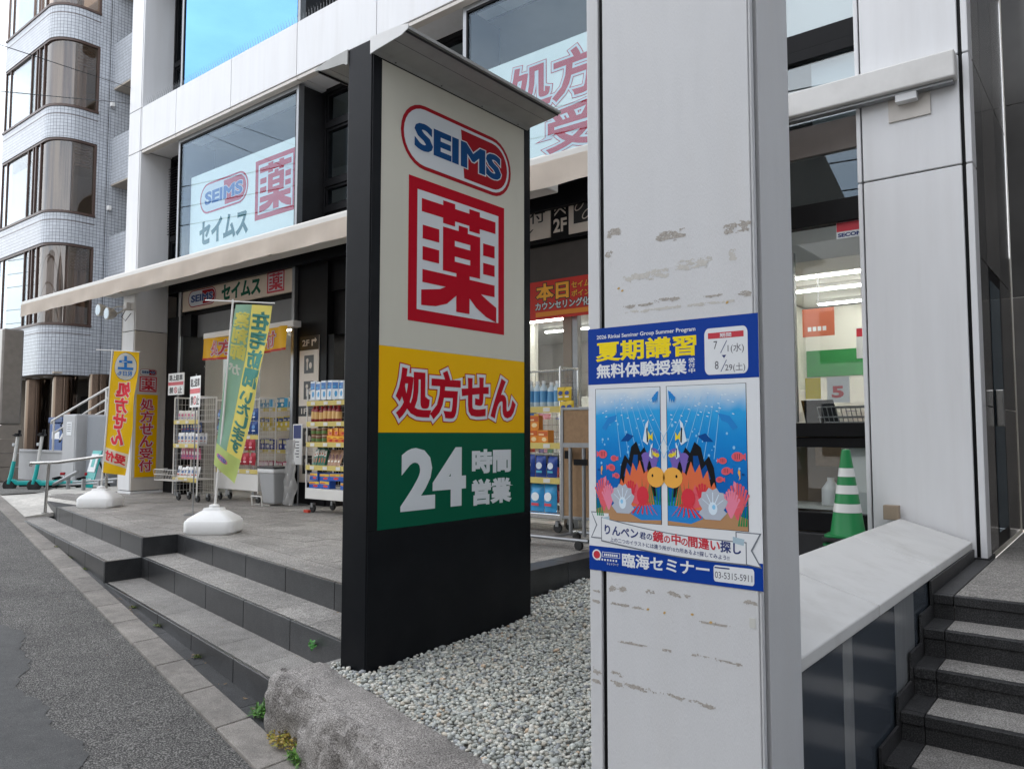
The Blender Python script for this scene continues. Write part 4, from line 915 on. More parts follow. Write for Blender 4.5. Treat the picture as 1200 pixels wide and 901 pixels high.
# directory board on the black shop pillar
db = tag(bx('directory_board', CR, None, -10.10, -9.62, 7.285, 7.299, .95, 3.20, .002), 'narrow cream floor directory with black pictograms on the black shop pillar', 'sign'); fr = facade(7.285)
t = MB(); rect(t, fr, -10.10, 2.98, -9.62, 3.2, .001); rect(t, fr, -10.10, 1.96, -9.62, 2.12, .001)
for z in (2.62, 2.22, 1.5, 1.08): rect(t, fr, -9.98, z, -9.74, z+.28, .001)
t.build('pictograms', BLK, db); t = MB(); letter(t, '2F', fr, -10.03, 3.05, -9.86, 3.14, .02, .002); letter(t, '1F', fr, -10.03, 2.0, -9.9, 2.08, .02, .002)
t.build('lettering', CR, db); t = MB(); shape(t, fr, [(-9.80,3.04),(-9.77,3.04),(-9.77,3.11),(-9.72,3.11),(-9.72,3.08),(-9.67,3.125),(-9.72,3.17),(-9.72,3.14),(-9.80,3.14)], .002)
t.build('arrow', CR, db)
for z in (2.62, 2.22, 1.5, 1.08): t = MB(); shape(t, fr, ell(-9.90, z+.2, .03, .035), .002); shape(t, fr, ell(-9.82, z+.12, .035, .05), .002); rect(t, fr, -9.915, z+.05, -9.885, z+.18, .002); t.build('pictogram_line', CR, db)
sc = tag(bx('security_sticker', SWHITE, None, -1.92, -1.70, 6.862, 6.866, 3.36, 3.50), 'small red and white security company sticker at the top of the right window', 'sticker'); fr = facade(6.862)
t = MB(); rect(t, fr, -1.918, 3.42, -1.702, 3.498, .0008); t.build('red_field', PR, sc); t = MB(); letter(t, 'SECOM', fr, -1.905, 3.375, -1.715, 3.405, .05, .0008); t.build('lettering', PN, sc)
# ================================================================== NEIGHBOURING TILED BUILDING
TILE = tiles_mat('blue_white_tile', (.50,.53,.575), (.11,.12,.14), .10, .10)
BRN = mat('brown_window_metal', (.075,.045,.036), .4, var=.1); SOF = mat('beige_soffit', (.42,.37,.31), .7, var=.04)
nb = thing('tiled_building', 'blue-white tiled office building with rounded corner and brown window bands on the far left', 'building', (-26, 11, .5))
NR = .75; NU, NV0 = -24.2, 8.8
def npath(s, off=0):
    """plan path: along the front, round the corner, along the side; off = inwards"""
    L0 = 4.2; La = NR*math.pi/2; r = NR-off
    if s < L0: return (-29.15+s, NV0+off)
    if s < L0+La:
        a = (s-L0)/NR; return (NU-NR+r*math.sin(a), NV0+NR-r*math.cos(a))
    return (NU-off, NV0+NR+(s-L0-La))
SCs = 4.2+NR*math.pi/2                      # where the side begins
def ss(a, b): 
    o = [a]; 
    for k in range(1, 40):
        q = k*.15+3.9
        if a < q < b: o.append(q)
    return o+[b]
def nstrip(s0, s1, z0, z1, off, m, nm, par=nb, th=.0, uv=True):
    a = MB(); a.uv = [] ; pts = ss(s0, s1)
    for s in pts:
        x, y = npath(s, off)
        for z in (z0, z1): a.v.append((x, y, z)); a.uv.append((s, z))
    for i in range(len(pts)-1): a.f.append((2*i, 2*i+2, 2*i+3, 2*i+1))
    if th:
        b = len(a.v)
        for s in pts:
            x, y = npath(s, off+th)
            for z in (z0, z1): a.v.append((x, y, z)); a.uv.append((s+.3, z+.3))
        for i in range(len(pts)-1): a.f.append((2*i, b+2*i, b+2*i+2, 2*i+2)); a.f.append((2*i+1, 2*i+3, b+2*i+3, b+2*i+1))
        for i in (0, len(pts)-1): a.f.append((2*i, 2*i+1, b+2*i+1, b+2*i))
    return a.build(nm, m, par, smooth=True)
SW = SCs+.46; SEND = SCs+.86
zb = [(3.42,4.86),(7.30,8.20),(10.46,11.40),(13.52,14.5),(16.6,18)]
for i, (z0, z1) in enumerate(zb):
    nstrip(.75, SW, z0, z1, 0, TILE, 'tiled_band', th=.25); nstrip(.75, SW, z1-.235, z1-.215, -.004, BRN, 'joint')
    if i < 4:
        zt = zb[i+1][0]
        nstrip(.75, SW, z1, z1+.07, -.03, BRN, 'window_sill', th=.2); nstrip(.75, SW, zt-.07, zt, .02, BRN, 'window_head', th=.1)
        gl_ = nstrip(3.95, SW-.03, z1+.07, zt-.07, .07, GLBR, 'curved_pane')
        for s in (.78, 1.2, 2.95, 3.35, 3.55, 3.92, SW-.04):
            x, y = npath(s, .03); d_ = .05
            bx('mullion', BRN, nb, x-d_, x+.0, y, y+.06, z1+.07, zt-.07) if s < 4 else bx('mullion', BRN, nb, x-.03, x+.03, y-.02, y+.04, z1+.07, zt-.07)
        for s0, s1 in ((.82,1.13),(1.25,2.9),(3.0,3.3),(3.4,3.5),(3.6,3.88)):
            x0, y0 = npath(s0, .07); x1, _ = npath(s1, .07); bx('pane', GLW, nb, x0, x1, y0, y0+.01, z1+.07, zt-.07)
            if s1-s0 > 1: bx('blind', mat('frosted_blind', (.55,.58,.58), .7), nb, x0, x1, y0+.08, y0+.09, z1+.07, zt-.07-(.4*i if i < 2 else 0))
        # curtain hanging behind the rounded glass
        cu = MB(); n_ = 170
        for k in range(n_+1):
            s = 4.05+(SW-.1-4.05-(0,.5,.15,.35)[i])*k/n_; x, y = npath(s, .26+.06*math.sin(s*(24+3*i)+i)+.03*math.sin(s*57+i*2))
            cu.v += [(x, y, z1+.05), (x+.01*math.sin(s*30), y, zt-.05)]
        for k in range(n_): cu.f.append((2*k, 2*k+2, 2*k+3, 2*k+1))
        cu.build('curtain', mat('curtain_%d' % i, ((.42,.36,.31),(.30,.25,.22),(.46,.42,.37),(.36,.30,.26))[i], .9, var=.05), nb, smooth=True)
        for k in range(7): nstrip(SCs-.15, SW-.1, zt-.15-k*.1, zt-.10-k*.1, .15, mat('brown_slat', (.24,.19,.155), .6), 'blind_slat')
        bx('floor_slab', SOF, nb, -28.35, NU-.3, NV0+.3, 14, z0+.2, z1-.2)
nstrip(SW, SEND, 3.42, 18, -.001, TILE, 'tiled_wall', th=.2)
bx('joint', BLACK, nb, NU-.05, NU+.006, 10.30, 10.315, .6, 18)
bx('core_wall', mat('office_wall', (.34,.33,.31), .8), nb, -28.3, NU-.6, 12.2, 12.4, .5, 18)
bx('end_wall', SOF, nb, -28.4, -28.3, NV0+.3, 16, .5, 18); bx('soffit', SOF, nb, -28.35, NU-.05, NV0+.26, 10.6, 3.44, 3.50)
for k in range(4): MB().lathe([(.11,0),(.11,-.02)], (-25.0-k*.9, 9.5, 3.44), 12).build('downlight', PLASTW, nb)
# rear wing with balconies
a = MB(); a.uv = []
for x, z in ((NU, .4), (-12, .4), (-12, 18), (NU, 18)): a.v.append((x, 12.4, z)); a.uv.append((x, z))
a.f.append((0,1,2,3)); a.build('rear_wall', TILE, nb)
a = MB(); a.uv = []
for y, z in ((NV0+NR+.86-.01, .4), (12.4, .4), (12.4, 18), (NV0+NR+.86-.01, 18)): a.v.append((NU-.002, y, z)); a.uv.append((y, z))
a.f.append((0,1,2,3)); a.build('side_wall', TILE, nb)
for z0, z1 in ((6.25,7.72),(9.33,10.78),(12.37,13.80),(15.4,16.9)):
    a = MB(); a.uv = []
    def q_(pts, uvs): b = len(a.v); a.v.extend(pts); a.uv.extend(uvs); a.f.append(tuple(range(b, b+len(pts))))
    x0, x1, y0, y1 = NU+.01, -19.5, 10.44, 10.6
    q_([(x0,y0,z0),(x1,y0,z0),(x1,y0,z1),(x0,y0,z1)], [(x0,z0),(x1,z0),(x1,z1),(x0,z1)]); q_([(x0,y1,z0),(x1,y1,z0),(x1,y1,z1),(x0,y1,z1)], [(x0,z0),(x1,z0),(x1,z1),(x0,z1)])
    q_([(x0,y0,z1),(x1,y0,z1),(x1,y1,z1),(x0,y1,z1)], [(0,0),(.05,0),(.05,.05),(0,.05)])
    bp_ = a.build('balcony_parapet', TILE, nb); bx('balcony_slab', SOF, nb, NU+.01, -19.5, 10.445, 12.39, z0-.05, z0-.002)
for z in (11.75, 8.5): bx('vent_box', PLASTW, nb, NU+.007, NU+.14, 10.33, 10.43, z, z+.14, .01)
# ground floor behind the forecourt
bx('shop_wall', mat('dark_lobby', (.055,.05,.045), .3, var=.3, vscale=1.5), nb, -29.0, -20.0, 10.9, 11.0, .5, 3.42)
for x in (-27.2, -25.1): MB().lathe([(.34,.5),(.34,3.43)], (x, 9.7, 0), 28).build('polished_column', mat('brown_mirror_metal', (.13,.095,.075), .16, metal=1, var=.1, vscale=1, stretch=(1,1,.2)), nb, smooth=True)
MB().lathe([(.34,.5),(.34,3.41)], (-23.45, 10.05, 0), 28).build('polished_column', MATS['brown_mirror_metal'], nb, smooth=True)
for x0, x1 in ((-26.7,-25.6),(-24.7,-23.8)): d_ = bx('door', BLACK, nb, x0, x1, 10.8, 10.88, .6, 2.9); bx('pane', GLB, d_, x0+.08, x1-.08, 10.785, 10.795, .7, 2.8)
sg = tag(bx('lobby_sign', PLASTW, None, -25.4, -24.3, 10.55, 10.6, 2.55, 2.9), 'small white sign plate over the lobby door of the tiled building', 'sign')
t = MB(); rect(t, facade(10.55), -25.0, 2.66, -24.6, 2.8, .002); t.build('print', mat('grey_print', (.3,.3,.3), .5), sg)
# ------------------------------------------------------------------ forecourt furniture
sp_ = thing('gate_pillar', 'stainless steel clad gate pillar on stone courses at the far left edge', 'pillar', (-20.7, 6.7, .6))
bx('steel_cladding', mat('dull_steel', (.26,.24,.22), .3, metal=.9, var=.1, vscale=8), sp_, -20.95, -20.4, 6.5, 6.95, 1.9, 4.15, .04)
for k in range(4): bx('stone_course', mat('stone_course', (.20,.175,.15), .6, var=.15, vscale=5), sp_, -20.93, -20.42, 6.52, 6.94, .6+k*.325, .6+(k+1)*.325-.012)
gw = thing('forecourt_wall', 'low light grey wall behind the two scooters', 'wall', (-21, 7.5, .4))
bx('body', mat('grey_render', (.42,.425,.43), .8, var=.05, dirt=.2, dscale=1.5), gw, -23.4, -19.05, 7.4, 7.6, .4, 1.25); bx('capping', MATS['grey_render'], gw, -23.42, -19.04, 7.38, 7.62, 1.252, 1.30)
c1 = thing('equipment_cabinet', 'pale grey equipment cabinet with a paper notice beside the low wall', 'cabinet', (-18.3, 7.5, .5))
GC = mat('pale_grey_cabinet', (.46,.465,.475), .5, var=.03, dirt=.1); bx('body', GC, c1, -18.68, -17.98, 7.2, 7.9, .62, 2.12, .02); bx('plinth', KERBM, c1, -18.70, -17.96, 7.18, 7.92, .4, .62); bx('door', GC, c1, -18.64, -18.02, 7.19, 7.199, .68, 2.08, .004); n_ = bx('notice', PW, c1, -18.42, -18.16, 7.182, 7.188, 1.66, 1.95)
t = MB(); [rect(t, facade(7.182), -18.39, 1.89-k*.05, -18.2, 1.905-k*.05, .002) for k in range(4)]; t.build('notice_print', INK, n_)
c2 = thing('utility_cabinet', 'darker blue-grey cabinet right of the pale equipment cabinet', 'cabinet', (-17.2, 7.6, .5))
GC2 = mat('blue_grey_cabinet', (.20,.215,.24), .5, var=.04); bx('body', GC2, c2, -17.80, -16.62, 7.35, 8.0, .55, 2.08, .02); bx('door', GC2, c2, -17.2, -16.65, 7.34, 7.349, .62, 2.03, .004)
TEAL = mat('teal_paint', lin('12a3a0'), .35); 
ts = thing('standing_board', 'leaning teal and white scooter parking board beside the dark cabinet', 'sign', (-16.5, 6.95, .55))
def lean(x, z, d): return (x-(z-.6)*-.18, 6.90+(z-.6)*.16-d, z)
def lq(mb, x0, x1, z0, z1, d): mb.add([lean(x0,z0,d), lean(x1,z0,d), lean(x1,z1,d), lean(x0,z1,d), lean(x0,z0,d-.02), lean(x1,z0,d-.02), lean(x1,z1,d-.02), lean(x0,z1,d-.02)], [(0,1,2,3),(7,6,5,4),(0,4,5,1),(1,5,6,2),(2,6,7,3),(3,7,4,0)])
mb = MB(); lq(mb, -16.80, -16.40, .60, 1.35, 0); mb.build('board', TEAL, ts); mb = MB(); lq(mb, -16.76, -16.44, .92, 1.28, .022); mb.build('white_field', PW, ts); mb = MB(); mb.tube([(-16.6, 7.35, .58), (-16.55, 7.05, 1.25)], .02); mb.build('prop', BLACK, ts)
mb = MB(); rect(mb, lambda x, z, d: lean(x, z, d), -16.66, 1.02, -16.52, 1.20, .024); mb.build('print', TEAL, ts)
mb = MB(); letter(mb, 'LUUP', lambda x, z, d: lean(x, z, d), -16.72, .72, -16.5, .79, .03, .022); mb.build('lettering', PW, ts)
# kick scooters
def scooter():
    s = thing('kick_scooter', 'teal electric kick scooter with raised handlebar', 'scooter', group='parked kick scooters', local=True)
    WH = mat('scooter_white', (.6,.6,.58), .4)
    for x, nm in ((-.42, 'wheel'), (.44, 'wheel')):
        w_ = MB().lathe([(.02,-.022),(.09,-.03),(.122,-.022),(.13,0),(.122,.022),(.09,.03),(.02,.022)], (x, 0, .13), 20, 'y').build(nm, RUBBER, s, smooth=True); MB().lathe([(.07,-.034),(.07,.034)], (x, 0, .13), 14, 'y').build('hub', DARKM, w_)
    MB().prism([(-.30,.13),(.36,.13),(.46,.20),(.46,.235),(.34,.215),(-.28,.215),(-.36,.26),(-.40,.24)], 'y', -.075, .075).build('deck', TEAL, s, bevel=.02)
    bx('battery_skirt', BLACK, s, -.24, .34, -.065, .065, .10, .135)
    MB().tube([(-.44,0,.16),(-.40,0,.34),(-.36,0,.62)], .045, 10, .036).build('steering_tube', TEAL, s, smooth=True); MB().tube([(-.362,0,.60),(-.31,0,1.12)], .030, 10).build('stem', WH, s, smooth=True)
    MB().tube([(-.31,-.27,1.15),(-.30,-.1,1.14),(-.30,.1,1.14),(-.31,.27,1.15)], .016, 8).build('handlebar', BLACK, s, smooth=True)
    for y in (-1, 1):
        MB().tube([(-.31,y*.20,1.148),(-.313,y*.29,1.152)], .022, 8).build('grip', RUBBER, s); MB().tube([(-.33,y*.13,1.15),(-.36,y*.24,1.15)], .007, 6).build('brake_lever', BLACK, s)
    bx('display', BLACK, s, -.36, -.27, -.06, .06, 1.13, 1.19, .01); bx('headlight', SWHITE, s, -.40, -.36, -.03, .03, .93, .99, .01); bx('phone_holder', BLACK, s, -.30, -.26, -.05, .05, 1.17, 1.26, .008)
    MB().prism([(.34,.235),(.46,.26),(.56,.22),(.58,.24),(.47,.30),(.34,.27)], 'y', -.05, .05).build('mudguard', BLACK, s); bx('licence_plate', PW, s, .545, .56, -.05, .05, .20, .31); bx('tail_light', mat('red_lens', lin('a01020'), .25), s, .48, .57, -.055, .055, .32, .38, .015)
    MB().tube([(-.08,.06,.14),(-.02,.17,.01)], .012, 6).build('kickstand', DARKM, s)
    return s
sc1 = scooter(); sc1.location = (-17.05, 6.52, .52); sc1.rotation_euler = (0,0,R(58)); sc1['label'] = 'teal kick scooter on the right, its red tail light beside the handrail post'
dup(sc1, (-17.75, 6.32, .51), R(60), 'teal kick scooter on the left, cut off by the edge of the picture')
# hand rails
def rail(name, label, pts, posts, r=.02, m=STEEL):
    o = thing(name, label, 'handrail', posts[0][0]); MB().tube(pts, r, 10).build('rail', m, o, smooth=True)
    for a_, b_ in posts: MB().tube([a_, b_], r*.9, 10).build('post', m, o, smooth=True); MB().lathe([(r*2,0),(r*2,.008)], a_, 12).build('base_plate', m, o)
rail('handrail', 'stainless steel handrail at the left end of the front steps', [(-13.38,4.72,1.20),(-13.33,4.70,1.24),(-12.6,4.80,1.262),(-12.05,5.33,1.37)], [((-12.83,4.742,.5),(-12.75,4.74,1.25)), ((-12.1,5.30,.61),(-12.1,5.30,1.36))], .024)
rail('stair_handrail', 'white painted upper pair of sloping stair rails behind the cabinets', [(-21.45,8.0,1.95),(-21.42,8.0,2.02),(-18.3,8.0,2.75),(-16.5,8.0,3.17)], [((-21.3,8.0,1.0),(-21.3,8.0,2.04)), ((-18.4,8.0,1.2),(-18.4,8.0,2.72))], .028, WIRE)
o = bpy.data.objects['stair_handrail']; MB().tube([(-21.3,8.02,1.72),(-18.3,8.02,2.52),(-16.5,8.02,2.98)], .022, 8).build('rail', WIRE, o); MB().tube([(-20.2,8.06,1.9),(-18.3,8.06,2.3),(-16.5,8.06,2.7)], .02, 8).build('rail', WIRE, o)
GALV = mat('galvanised_steel', (.32,.33,.34), .45, metal=.6, var=.1)
bp = thing('folded_barrier', 'low grey galvanised ramp barrier lying behind the first flag', 'barrier', (-15.5, 6.5, .55))
for i, (a_, b_) in enumerate((((-17.6,6.5,.62),(-14.75,6.6,.80)), ((-17.3,6.4,.58),(-16.2,6.55,.95)), ((-17.6,6.7,.66),(-14.75,6.8,.86)))): MB().tube([a_, b_], .035 if i == 1 else .022, 6).build('bar', GALV, bp)
for x in (-16.6, -15.9, -15.2): bx('upright', GALV, bp, x, x+.05, 6.5, 6.56, .55, .82)
br = thing('recycling_bin', 'blue bin with white print standing by the lobby pillar', 'bin', (-23.3, 8.9, .6)); bx('body', mat('bin_blue', lin('1c4a86'), .5), br, -23.6, -22.7, 8.75, 9.3, .6, 1.98, .04); bx('lid', mat('bin_lid', lin('153a6c'), .5), br, -23.63, -22.67, 8.72, 9.33, 1.985, 2.15, .03)
t = MB(); rect(t, facade(8.75), -23.4, 1.55, -22.9, 1.75, .003); t.build('print', PW, br)
ramp2 = thing('stair_flank', 'cream concrete flank of the stair behind the railing', 'wall', (-20, 8.2, .5)); MB().prism([(-21.6,.5),(-16,.5),(-16,2.1),(-17.5,2.1),(-21.2,1.1),(-21.6,1.1)], 'y', 8.12, 8.3).build('body', CONC, ramp2)
# person on the stair
def person():
    o = thing('person', 'person in a white shirt with a dark shoulder strap on the stair behind the railing', 'person', (-21.95, 8.6, .62))
    me = bpy.data.meshes.new('body'); J = {}
    pts = dict(pelvis=(0,0,.92,.15), waist=(0,0,1.08,.135), chest=(0,-.01,1.30,.165), neck=(0,-.02,1.47,.06), head=(0,-.04,1.58,.09), top=(0,-.03,1.70,.085), lsh=(-.19,0,1.40,.065), lel=(-.25,.02,1.14,.045), lwr=(-.24,-.09,.92,.034), lha=(-.24,-.12,.84,.032), rsh=(.19,0,1.40,.065), rel=(.25,-.02,1.14,.045), rwr=(.22,-.14,.95,.034), rha=(.21,-.18,.88,.032), lk=(-.10,-.04,.50,.075), la=(-.11,.04,.09,.05), lt=(-.11,-.11,.045,.04), rk=(.10,-.10,.52,.075), ra=(.11,-.02,.09,.05), rt=(.11,-.17,.045,.04), lh=(-.09,0,.86,.11), rh=(.09,0,.86,.11))
    ks = list(pts); E = [('pelvis','waist'),('waist','chest'),('chest','neck'),('neck','head'),('head','top'),('chest','lsh'),('lsh','lel'),('lel','lwr'),('lwr','lha'),('chest','rsh'),('rsh','rel'),('rel','rwr'),('rwr','rha'),('pelvis','lh'),('lh','lk'),('lk','la'),('la','lt'),('pelvis','rh'),('rh','rk'),('rk','ra'),('ra','rt')]
    me.from_pydata([pts[k][:3] for k in ks], [(ks.index(a), ks.index(b)) for a, b in E], [])
    b = bpy.data.objects.new('body', me); COL.objects.link(b); b.parent = o
    sk = b.modifiers.new('Skin', 'SKIN'); 
    for i, k in enumerate(ks): me.skin_vertices[0].data[i].radius = (pts[k][3], pts[k][3]*.8)
    me.skin_vertices[0].data[0].use_root = True
    ss_ = b.modifiers.new('Sub', 'SUBSURF'); ss_.levels = 2; ss_.render_levels = 2
    m = bpy.data.materials.new('person_cloth'); m.use_nodes = True; n = m.node_tree.nodes; l = m.node_tree.links; tc_ = n.new('ShaderNodeTexCoord'); sx = n.new('ShaderNodeSeparateXYZ'); l.new(tc_.outputs['Object'], sx.inputs[0])
    c = n.new('ShaderNodeValToRGB'); c.color_ramp.interpolation = 'CONSTANT'; e = c.color_ramp.elements; e[0].color = (.03,.035,.05,1); e[1].position = .5; e[1].color = (.75,.75,.74,1); k_ = e.new(.80); k_.color = (.45,.28,.20,1); k_ = e.new(.905); k_.color = (.015,.012,.01,1)
    mr = n.new('ShaderNodeMapRange'); mr.inputs[1].default_value = 0; mr.inputs[2].default_value = 1.83; l.new(sx.outputs['Z'], mr.inputs[0]); l.new(mr.outputs[0], c.inputs[0]); l.new(c.outputs[0], n['Principled BSDF'].inputs['Base Color']); n['Principled BSDF'].inputs['Roughness'].default_value = .8
    me.materials.append(m); me.polygons.foreach_set('use_smooth', [True]*len(me.polygons)); sk.use_smooth_shade = True
    ORG[o.name] = Vector((0,0,0)); MB().tube([(-.13,-.02,1.46),(-.05,-.17,1.30),(.10,-.165,1.10),(.17,-.06,.98)], .018, 6).build('bag_strap', BLACK, o)
person()
# floodlights under the awning
fl = thing('floodlight_cluster', 'small cream floodlights and cables bracketed to the left pillar under the awning', 'lamp', (-14.35, 6.55, 3.9))
for x, y, z in ((-14.52, 6.28, 3.93), (-14.22, 6.3, 3.84)):
    h = MB().lathe([(.05,0),(.09,-.05),(.11,-.12),(.115,-.16),(.10,-.165)], (x, y, z), 16, 'y').build('lamp_head', AWM, fl, smooth=True); MB().lathe([(.098,-.166),(.098,-.170)], (x, y, z), 16, 'y').build('lens', GLW, h)
    MB().tube([(x, y, z), (x, 6.45, z+.10), (x, 6.59, z+.12)], .014, 6).build('arm', AWM, fl)
bx('junction_box', PLASTW, fl, -14.42, -14.30, 6.52, 6.599, 3.98, 4.1, .01); MB().tube([(-14.36,6.55,4.0),(-14.32,6.45,3.82),(-14.28,6.5,3.75),(-14.26,6.59,3.9)], .007, 6).build('cable', BLACK, fl)
MB().tube([(-14.64,6.63,.7),(-14.64,6.63,4.1)], .022, 8).build('conduit', PALE, fl)
# overhead cables
def cable(nm, label, a_, b_, sag, r=.009, group='overhead cables'):
    pts = [tuple(Vector(a_).lerp(Vector(b_), i/24)-Vector((0,0,sag*4*(i/24)*(1-i/24)))) for i in range(25)]; tag(MB().tube(pts, r, 5).build(nm, BLACK), label, 'cable', group)
cable('overhead_cable', 'upper thin black cable crossing in front of the tiled building', (-14.7,6.7,8.30), (-10.9,3.0,6.56), .0, .006)
cable('overhead_cable', 'lower thin black cable crossing in front of the tiled building', (-14.75,6.7,8.02), (-10.8,3.0,5.86), .0, .006)
for k, (y, z) in enumerate(((-3.0, 8.6), (-3.2, 9.3), (-3.0, 9.9), (-3.4, 7.6), (-3.2, 6.9))): cable('overhead_cable', 'street cable strung across the road behind the viewer', (-55, y+10, z+.3), (25, y-6, z+.5), .5, .016)
for k, (x, z) in enumerate(((-22, 9.5), (-15, 10.5))): cable('overhead_cable', 'street cable strung across the road behind the viewer', (x-14, -8, z), (x+12, -1.5, z-2), .2, .014)
# ------------------------------------------------------------------ added unseen blocks, across the street and right, to shape light and reflections
def block(label, x0, x1, y0, y1, h, col, face, nm='light_shaping_block'):
    o = thing(nm, label, 'building', ((x0+x1)/2, (y0+y1)/2, -.4)); m_ = mat('render_'+nm+str(len(MATS)), col, .8, var=.06, vscale=.6)
    bx('wall', m_, o, x0, x1, y0, y1, -.4, h); mb = MB(); z = 1.0
    while z < h-2.4:
        if face == 'y':
            x = x0+.8
            while x < x1-2: mb.box(x, x+1.5, y1, y1+.05, z, z+1.7); x += 2.4
        else:
            y = y0+.8
            while y < y1-2: mb.box(x0-.05, x0, y, y+1.5, z, z+1.7); y += 2.4
        z += 3.1
    stuff(mb.build('windows', mat('dark_window', (.03,.035,.04), .1), o)); bx('roof_edge', m_, o, x0-.1, x1+.1, y0-.1, y1+.1, h, h+.3)
block('grey light-shaping block added across the street, outside the picture on the left', -34, -19, -26, -11.5, 11, (.36,.37,.38), 'y'); block('pale grey light-shaping block added across the street, behind the viewer', -18.5, -5, -27, -13, 9, (.40,.405,.41), 'y'); block('mid grey light-shaping block added across the street, behind the viewer on the right', -4.5, 14, -27, -13.5, 13, (.27,.275,.28), 'y')
block('dark grey light-blocking tower added right of the side stair, outside the picture', 7.0, 18, -6.5, 6.0, 16, (.20,.20,.21), 'x')
# ================================================================== FLAGS, SIGNS AND GOODS IN FRONT OF THE SHOP
RV = Vector((.78, .6258, 0)); FV = Vector((-.6258, .78, 0))
def flagpole(base, D, px0, tl, tr, bl, br, ptop, arm, name, label):
    """corner points are given as (sideways offset, height) in the flag's own upright plane along RV"""
    o = thing(name, label, 'flag', base); B_ = Vector(base)
    def W(a_, z, d=0): p = Vector((B_.x, B_.y, 0))+RV*a_+FV*(-d); return (p.x, p.y, z)
    mb = MB(); lp = [(.92,0),(1,.025),(1,.125),(.96,.145),(.93,.148),(.90,.165),(.52,.232),(.40,.245),(.36,.27),(.2,.274)]
    for k_, h_ in lp:
        for x_, y_ in rrect(-.27*k_, -.22*k_, .27*k_, .22*k_, .09*k_, 4):
            q_ = Vector((B_.x, B_.y, base[2]+h_))+RV*x_+FV*y_; mb.v.append(tuple(q_))
    n_ = 20
    for j in range(len(lp)-1):
        for i in range(n_): mb.f.append((j*n_+i, j*n_+(i+1) % n_, (j+1)*n_+(i+1) % n_, (j+1)*n_+i))
    mb.f += [tuple(range(n_))[::-1], tuple((len(lp)-1)*n_+i for i in range(n_))]
    mb.build('water_base', PLASTW, o, smooth=True)
    MB().lathe([(.055, base[2]+.26), (.055, base[2]+.30), (.03, base[2]+.31)], (base[0], base[1], 0), 14).build('cap', PLASTW, o, smooth=True)
    MB().tube([W(0, base[2]+.2), W(ptop[0]*.5, (base[2]+ptop[1])/2), W(*ptop)], .014, 8, .011).build('pole', WIRE, o, smooth=True)
    MB().tube([W(arm[0], ptop[1]-.01, .0), W(arm[1], ptop[1]-.045, .0)], .008, 6).build('cross_arm', WIRE, o)
    def P(x, y, d):
        """x 0..1 from the pole, y 0..1 from the top"""
        L = (tl[0]+(bl[0]-tl[0])*y-.012*math.sin(y*3.1), tl[1]+(bl[1]-tl[1])*y); Rr = (tr[0]+(br[0]-tr[0])*y+.045*math.sin(y*math.pi), tr[1]+(br[1]-tr[1])*y)
        a_ = L[0]+(Rr[0]-L[0])*x; z = L[1]+(Rr[1]-L[1])*x
        w_ = .030*math.sin(x*5+y*7)*(.3+x)+.016*math.sin(y*15+x*2)*x
        return W(a_, z, d+w_)
    mb = MB(); nx, ny = 16, 60
    for i in range(nx+1):
        for j in range(ny+1): mb.v.append(P(i/nx, j/ny, 0))
    for i in range(nx):
        for j in range(ny): k = i*(ny+1)+j; mb.f.append((k, k+ny+1, k+ny+2, k+1))
    for x in (.06, .5, .95): MB().box(-.012,.012,-.004,.004,-.02,.03).build('tie', WIRE, o).location = Vector(P(x, 0, 0))-B_
    return o, mb, P
def cgrid(P, x0, y0, x1, y1, d, nm, m, par):
    a = MB(); nx, ny = 10, max(3, int((y1-y0)*60))
    for i in range(nx+1):
        for j in range(ny+1): a.v.append(P(x0+(x1-x0)*i/nx, y0+(y1-y0)*j/ny, d))
    for i in range(nx):
        for j in range(ny): k = i*(ny+1)+j; a.f.append((k, k+ny+1, k+ny+2, k+1))
    return a.build(nm, m, par, smooth=True)
def cloth(name, h):
    m = mat(name, lin(h), .75, var=.04, vscale=6, bump=.0003, bscale=400); n = m.node_tree.nodes; l = m.node_tree.links; p = n['Principled BSDF']
    tr_ = n.new('ShaderNodeBsdfTranslucent'); src = p.inputs['Base Color'].links[0].from_socket; l.new(src, tr_.inputs[0]); x = n.new('ShaderNodeMixShader'); x.inputs[0].default_value = .4
    l.new(p.outputs[0], x.inputs[1]); l.new(tr_.outputs[0], x.inputs[2]); l.new(x.outputs[0], n['Material Output'].inputs[0]); return m
FY = cloth('flag_yellow', 'efc010'); FG = cloth('flag_teal', '9cc4b4'); FL = cloth('flag_lemon', 'f2e47c'); FLG = cloth('flag_lime', 'd0e49a'); FW = cloth('flag_white', 'e6e4dc')
f1, mb, P = flagpole((-11.97, 5.17, .61), 11.5, 119, (.128,2.93), (.495,2.92), (.013,1.12), (.335,1.07), (.102,2.96), (-.14,.52), 'banner_flag', 'yellow prescription flag, seen from behind, at the left end of the terrace')
c_ = mb.build('cloth', FY, f1, smooth=True); up = lambda x, y, d: P(x, 1-y, d)
def fshape(par, P, q, m, d, nm='print'): a = MB(); shape(a, P, q, d); a.build(nm, m, par)
def fell(par, P, cx, cy, rx, ry, m, d):
    a = MB(); n_ = 20
    for j in range(n_+1):
        y = cy-ry+2*ry*j/n_; h_ = rx*math.sqrt(max(0, 1-((y-cy)/ry)**2))+.002
        for i in range(9): a.v.append(P(cx-h_+2*h_*i/8, y, d))
    for j in range(n_):
        for i in range(8): k = j*9+i; a.f.append((k, k+1, k+10, k+9))
    a.build('round_field', m, par)
fb = mat('flag_blue', lin('1670b8'), .7); frd = mat('flag_red', lin('d02838'), .7)
fell(c_, P, .52, .125, .40, .115, INK, .003); fell(c_, P, .52, .125, .385, .111, FW, .006)
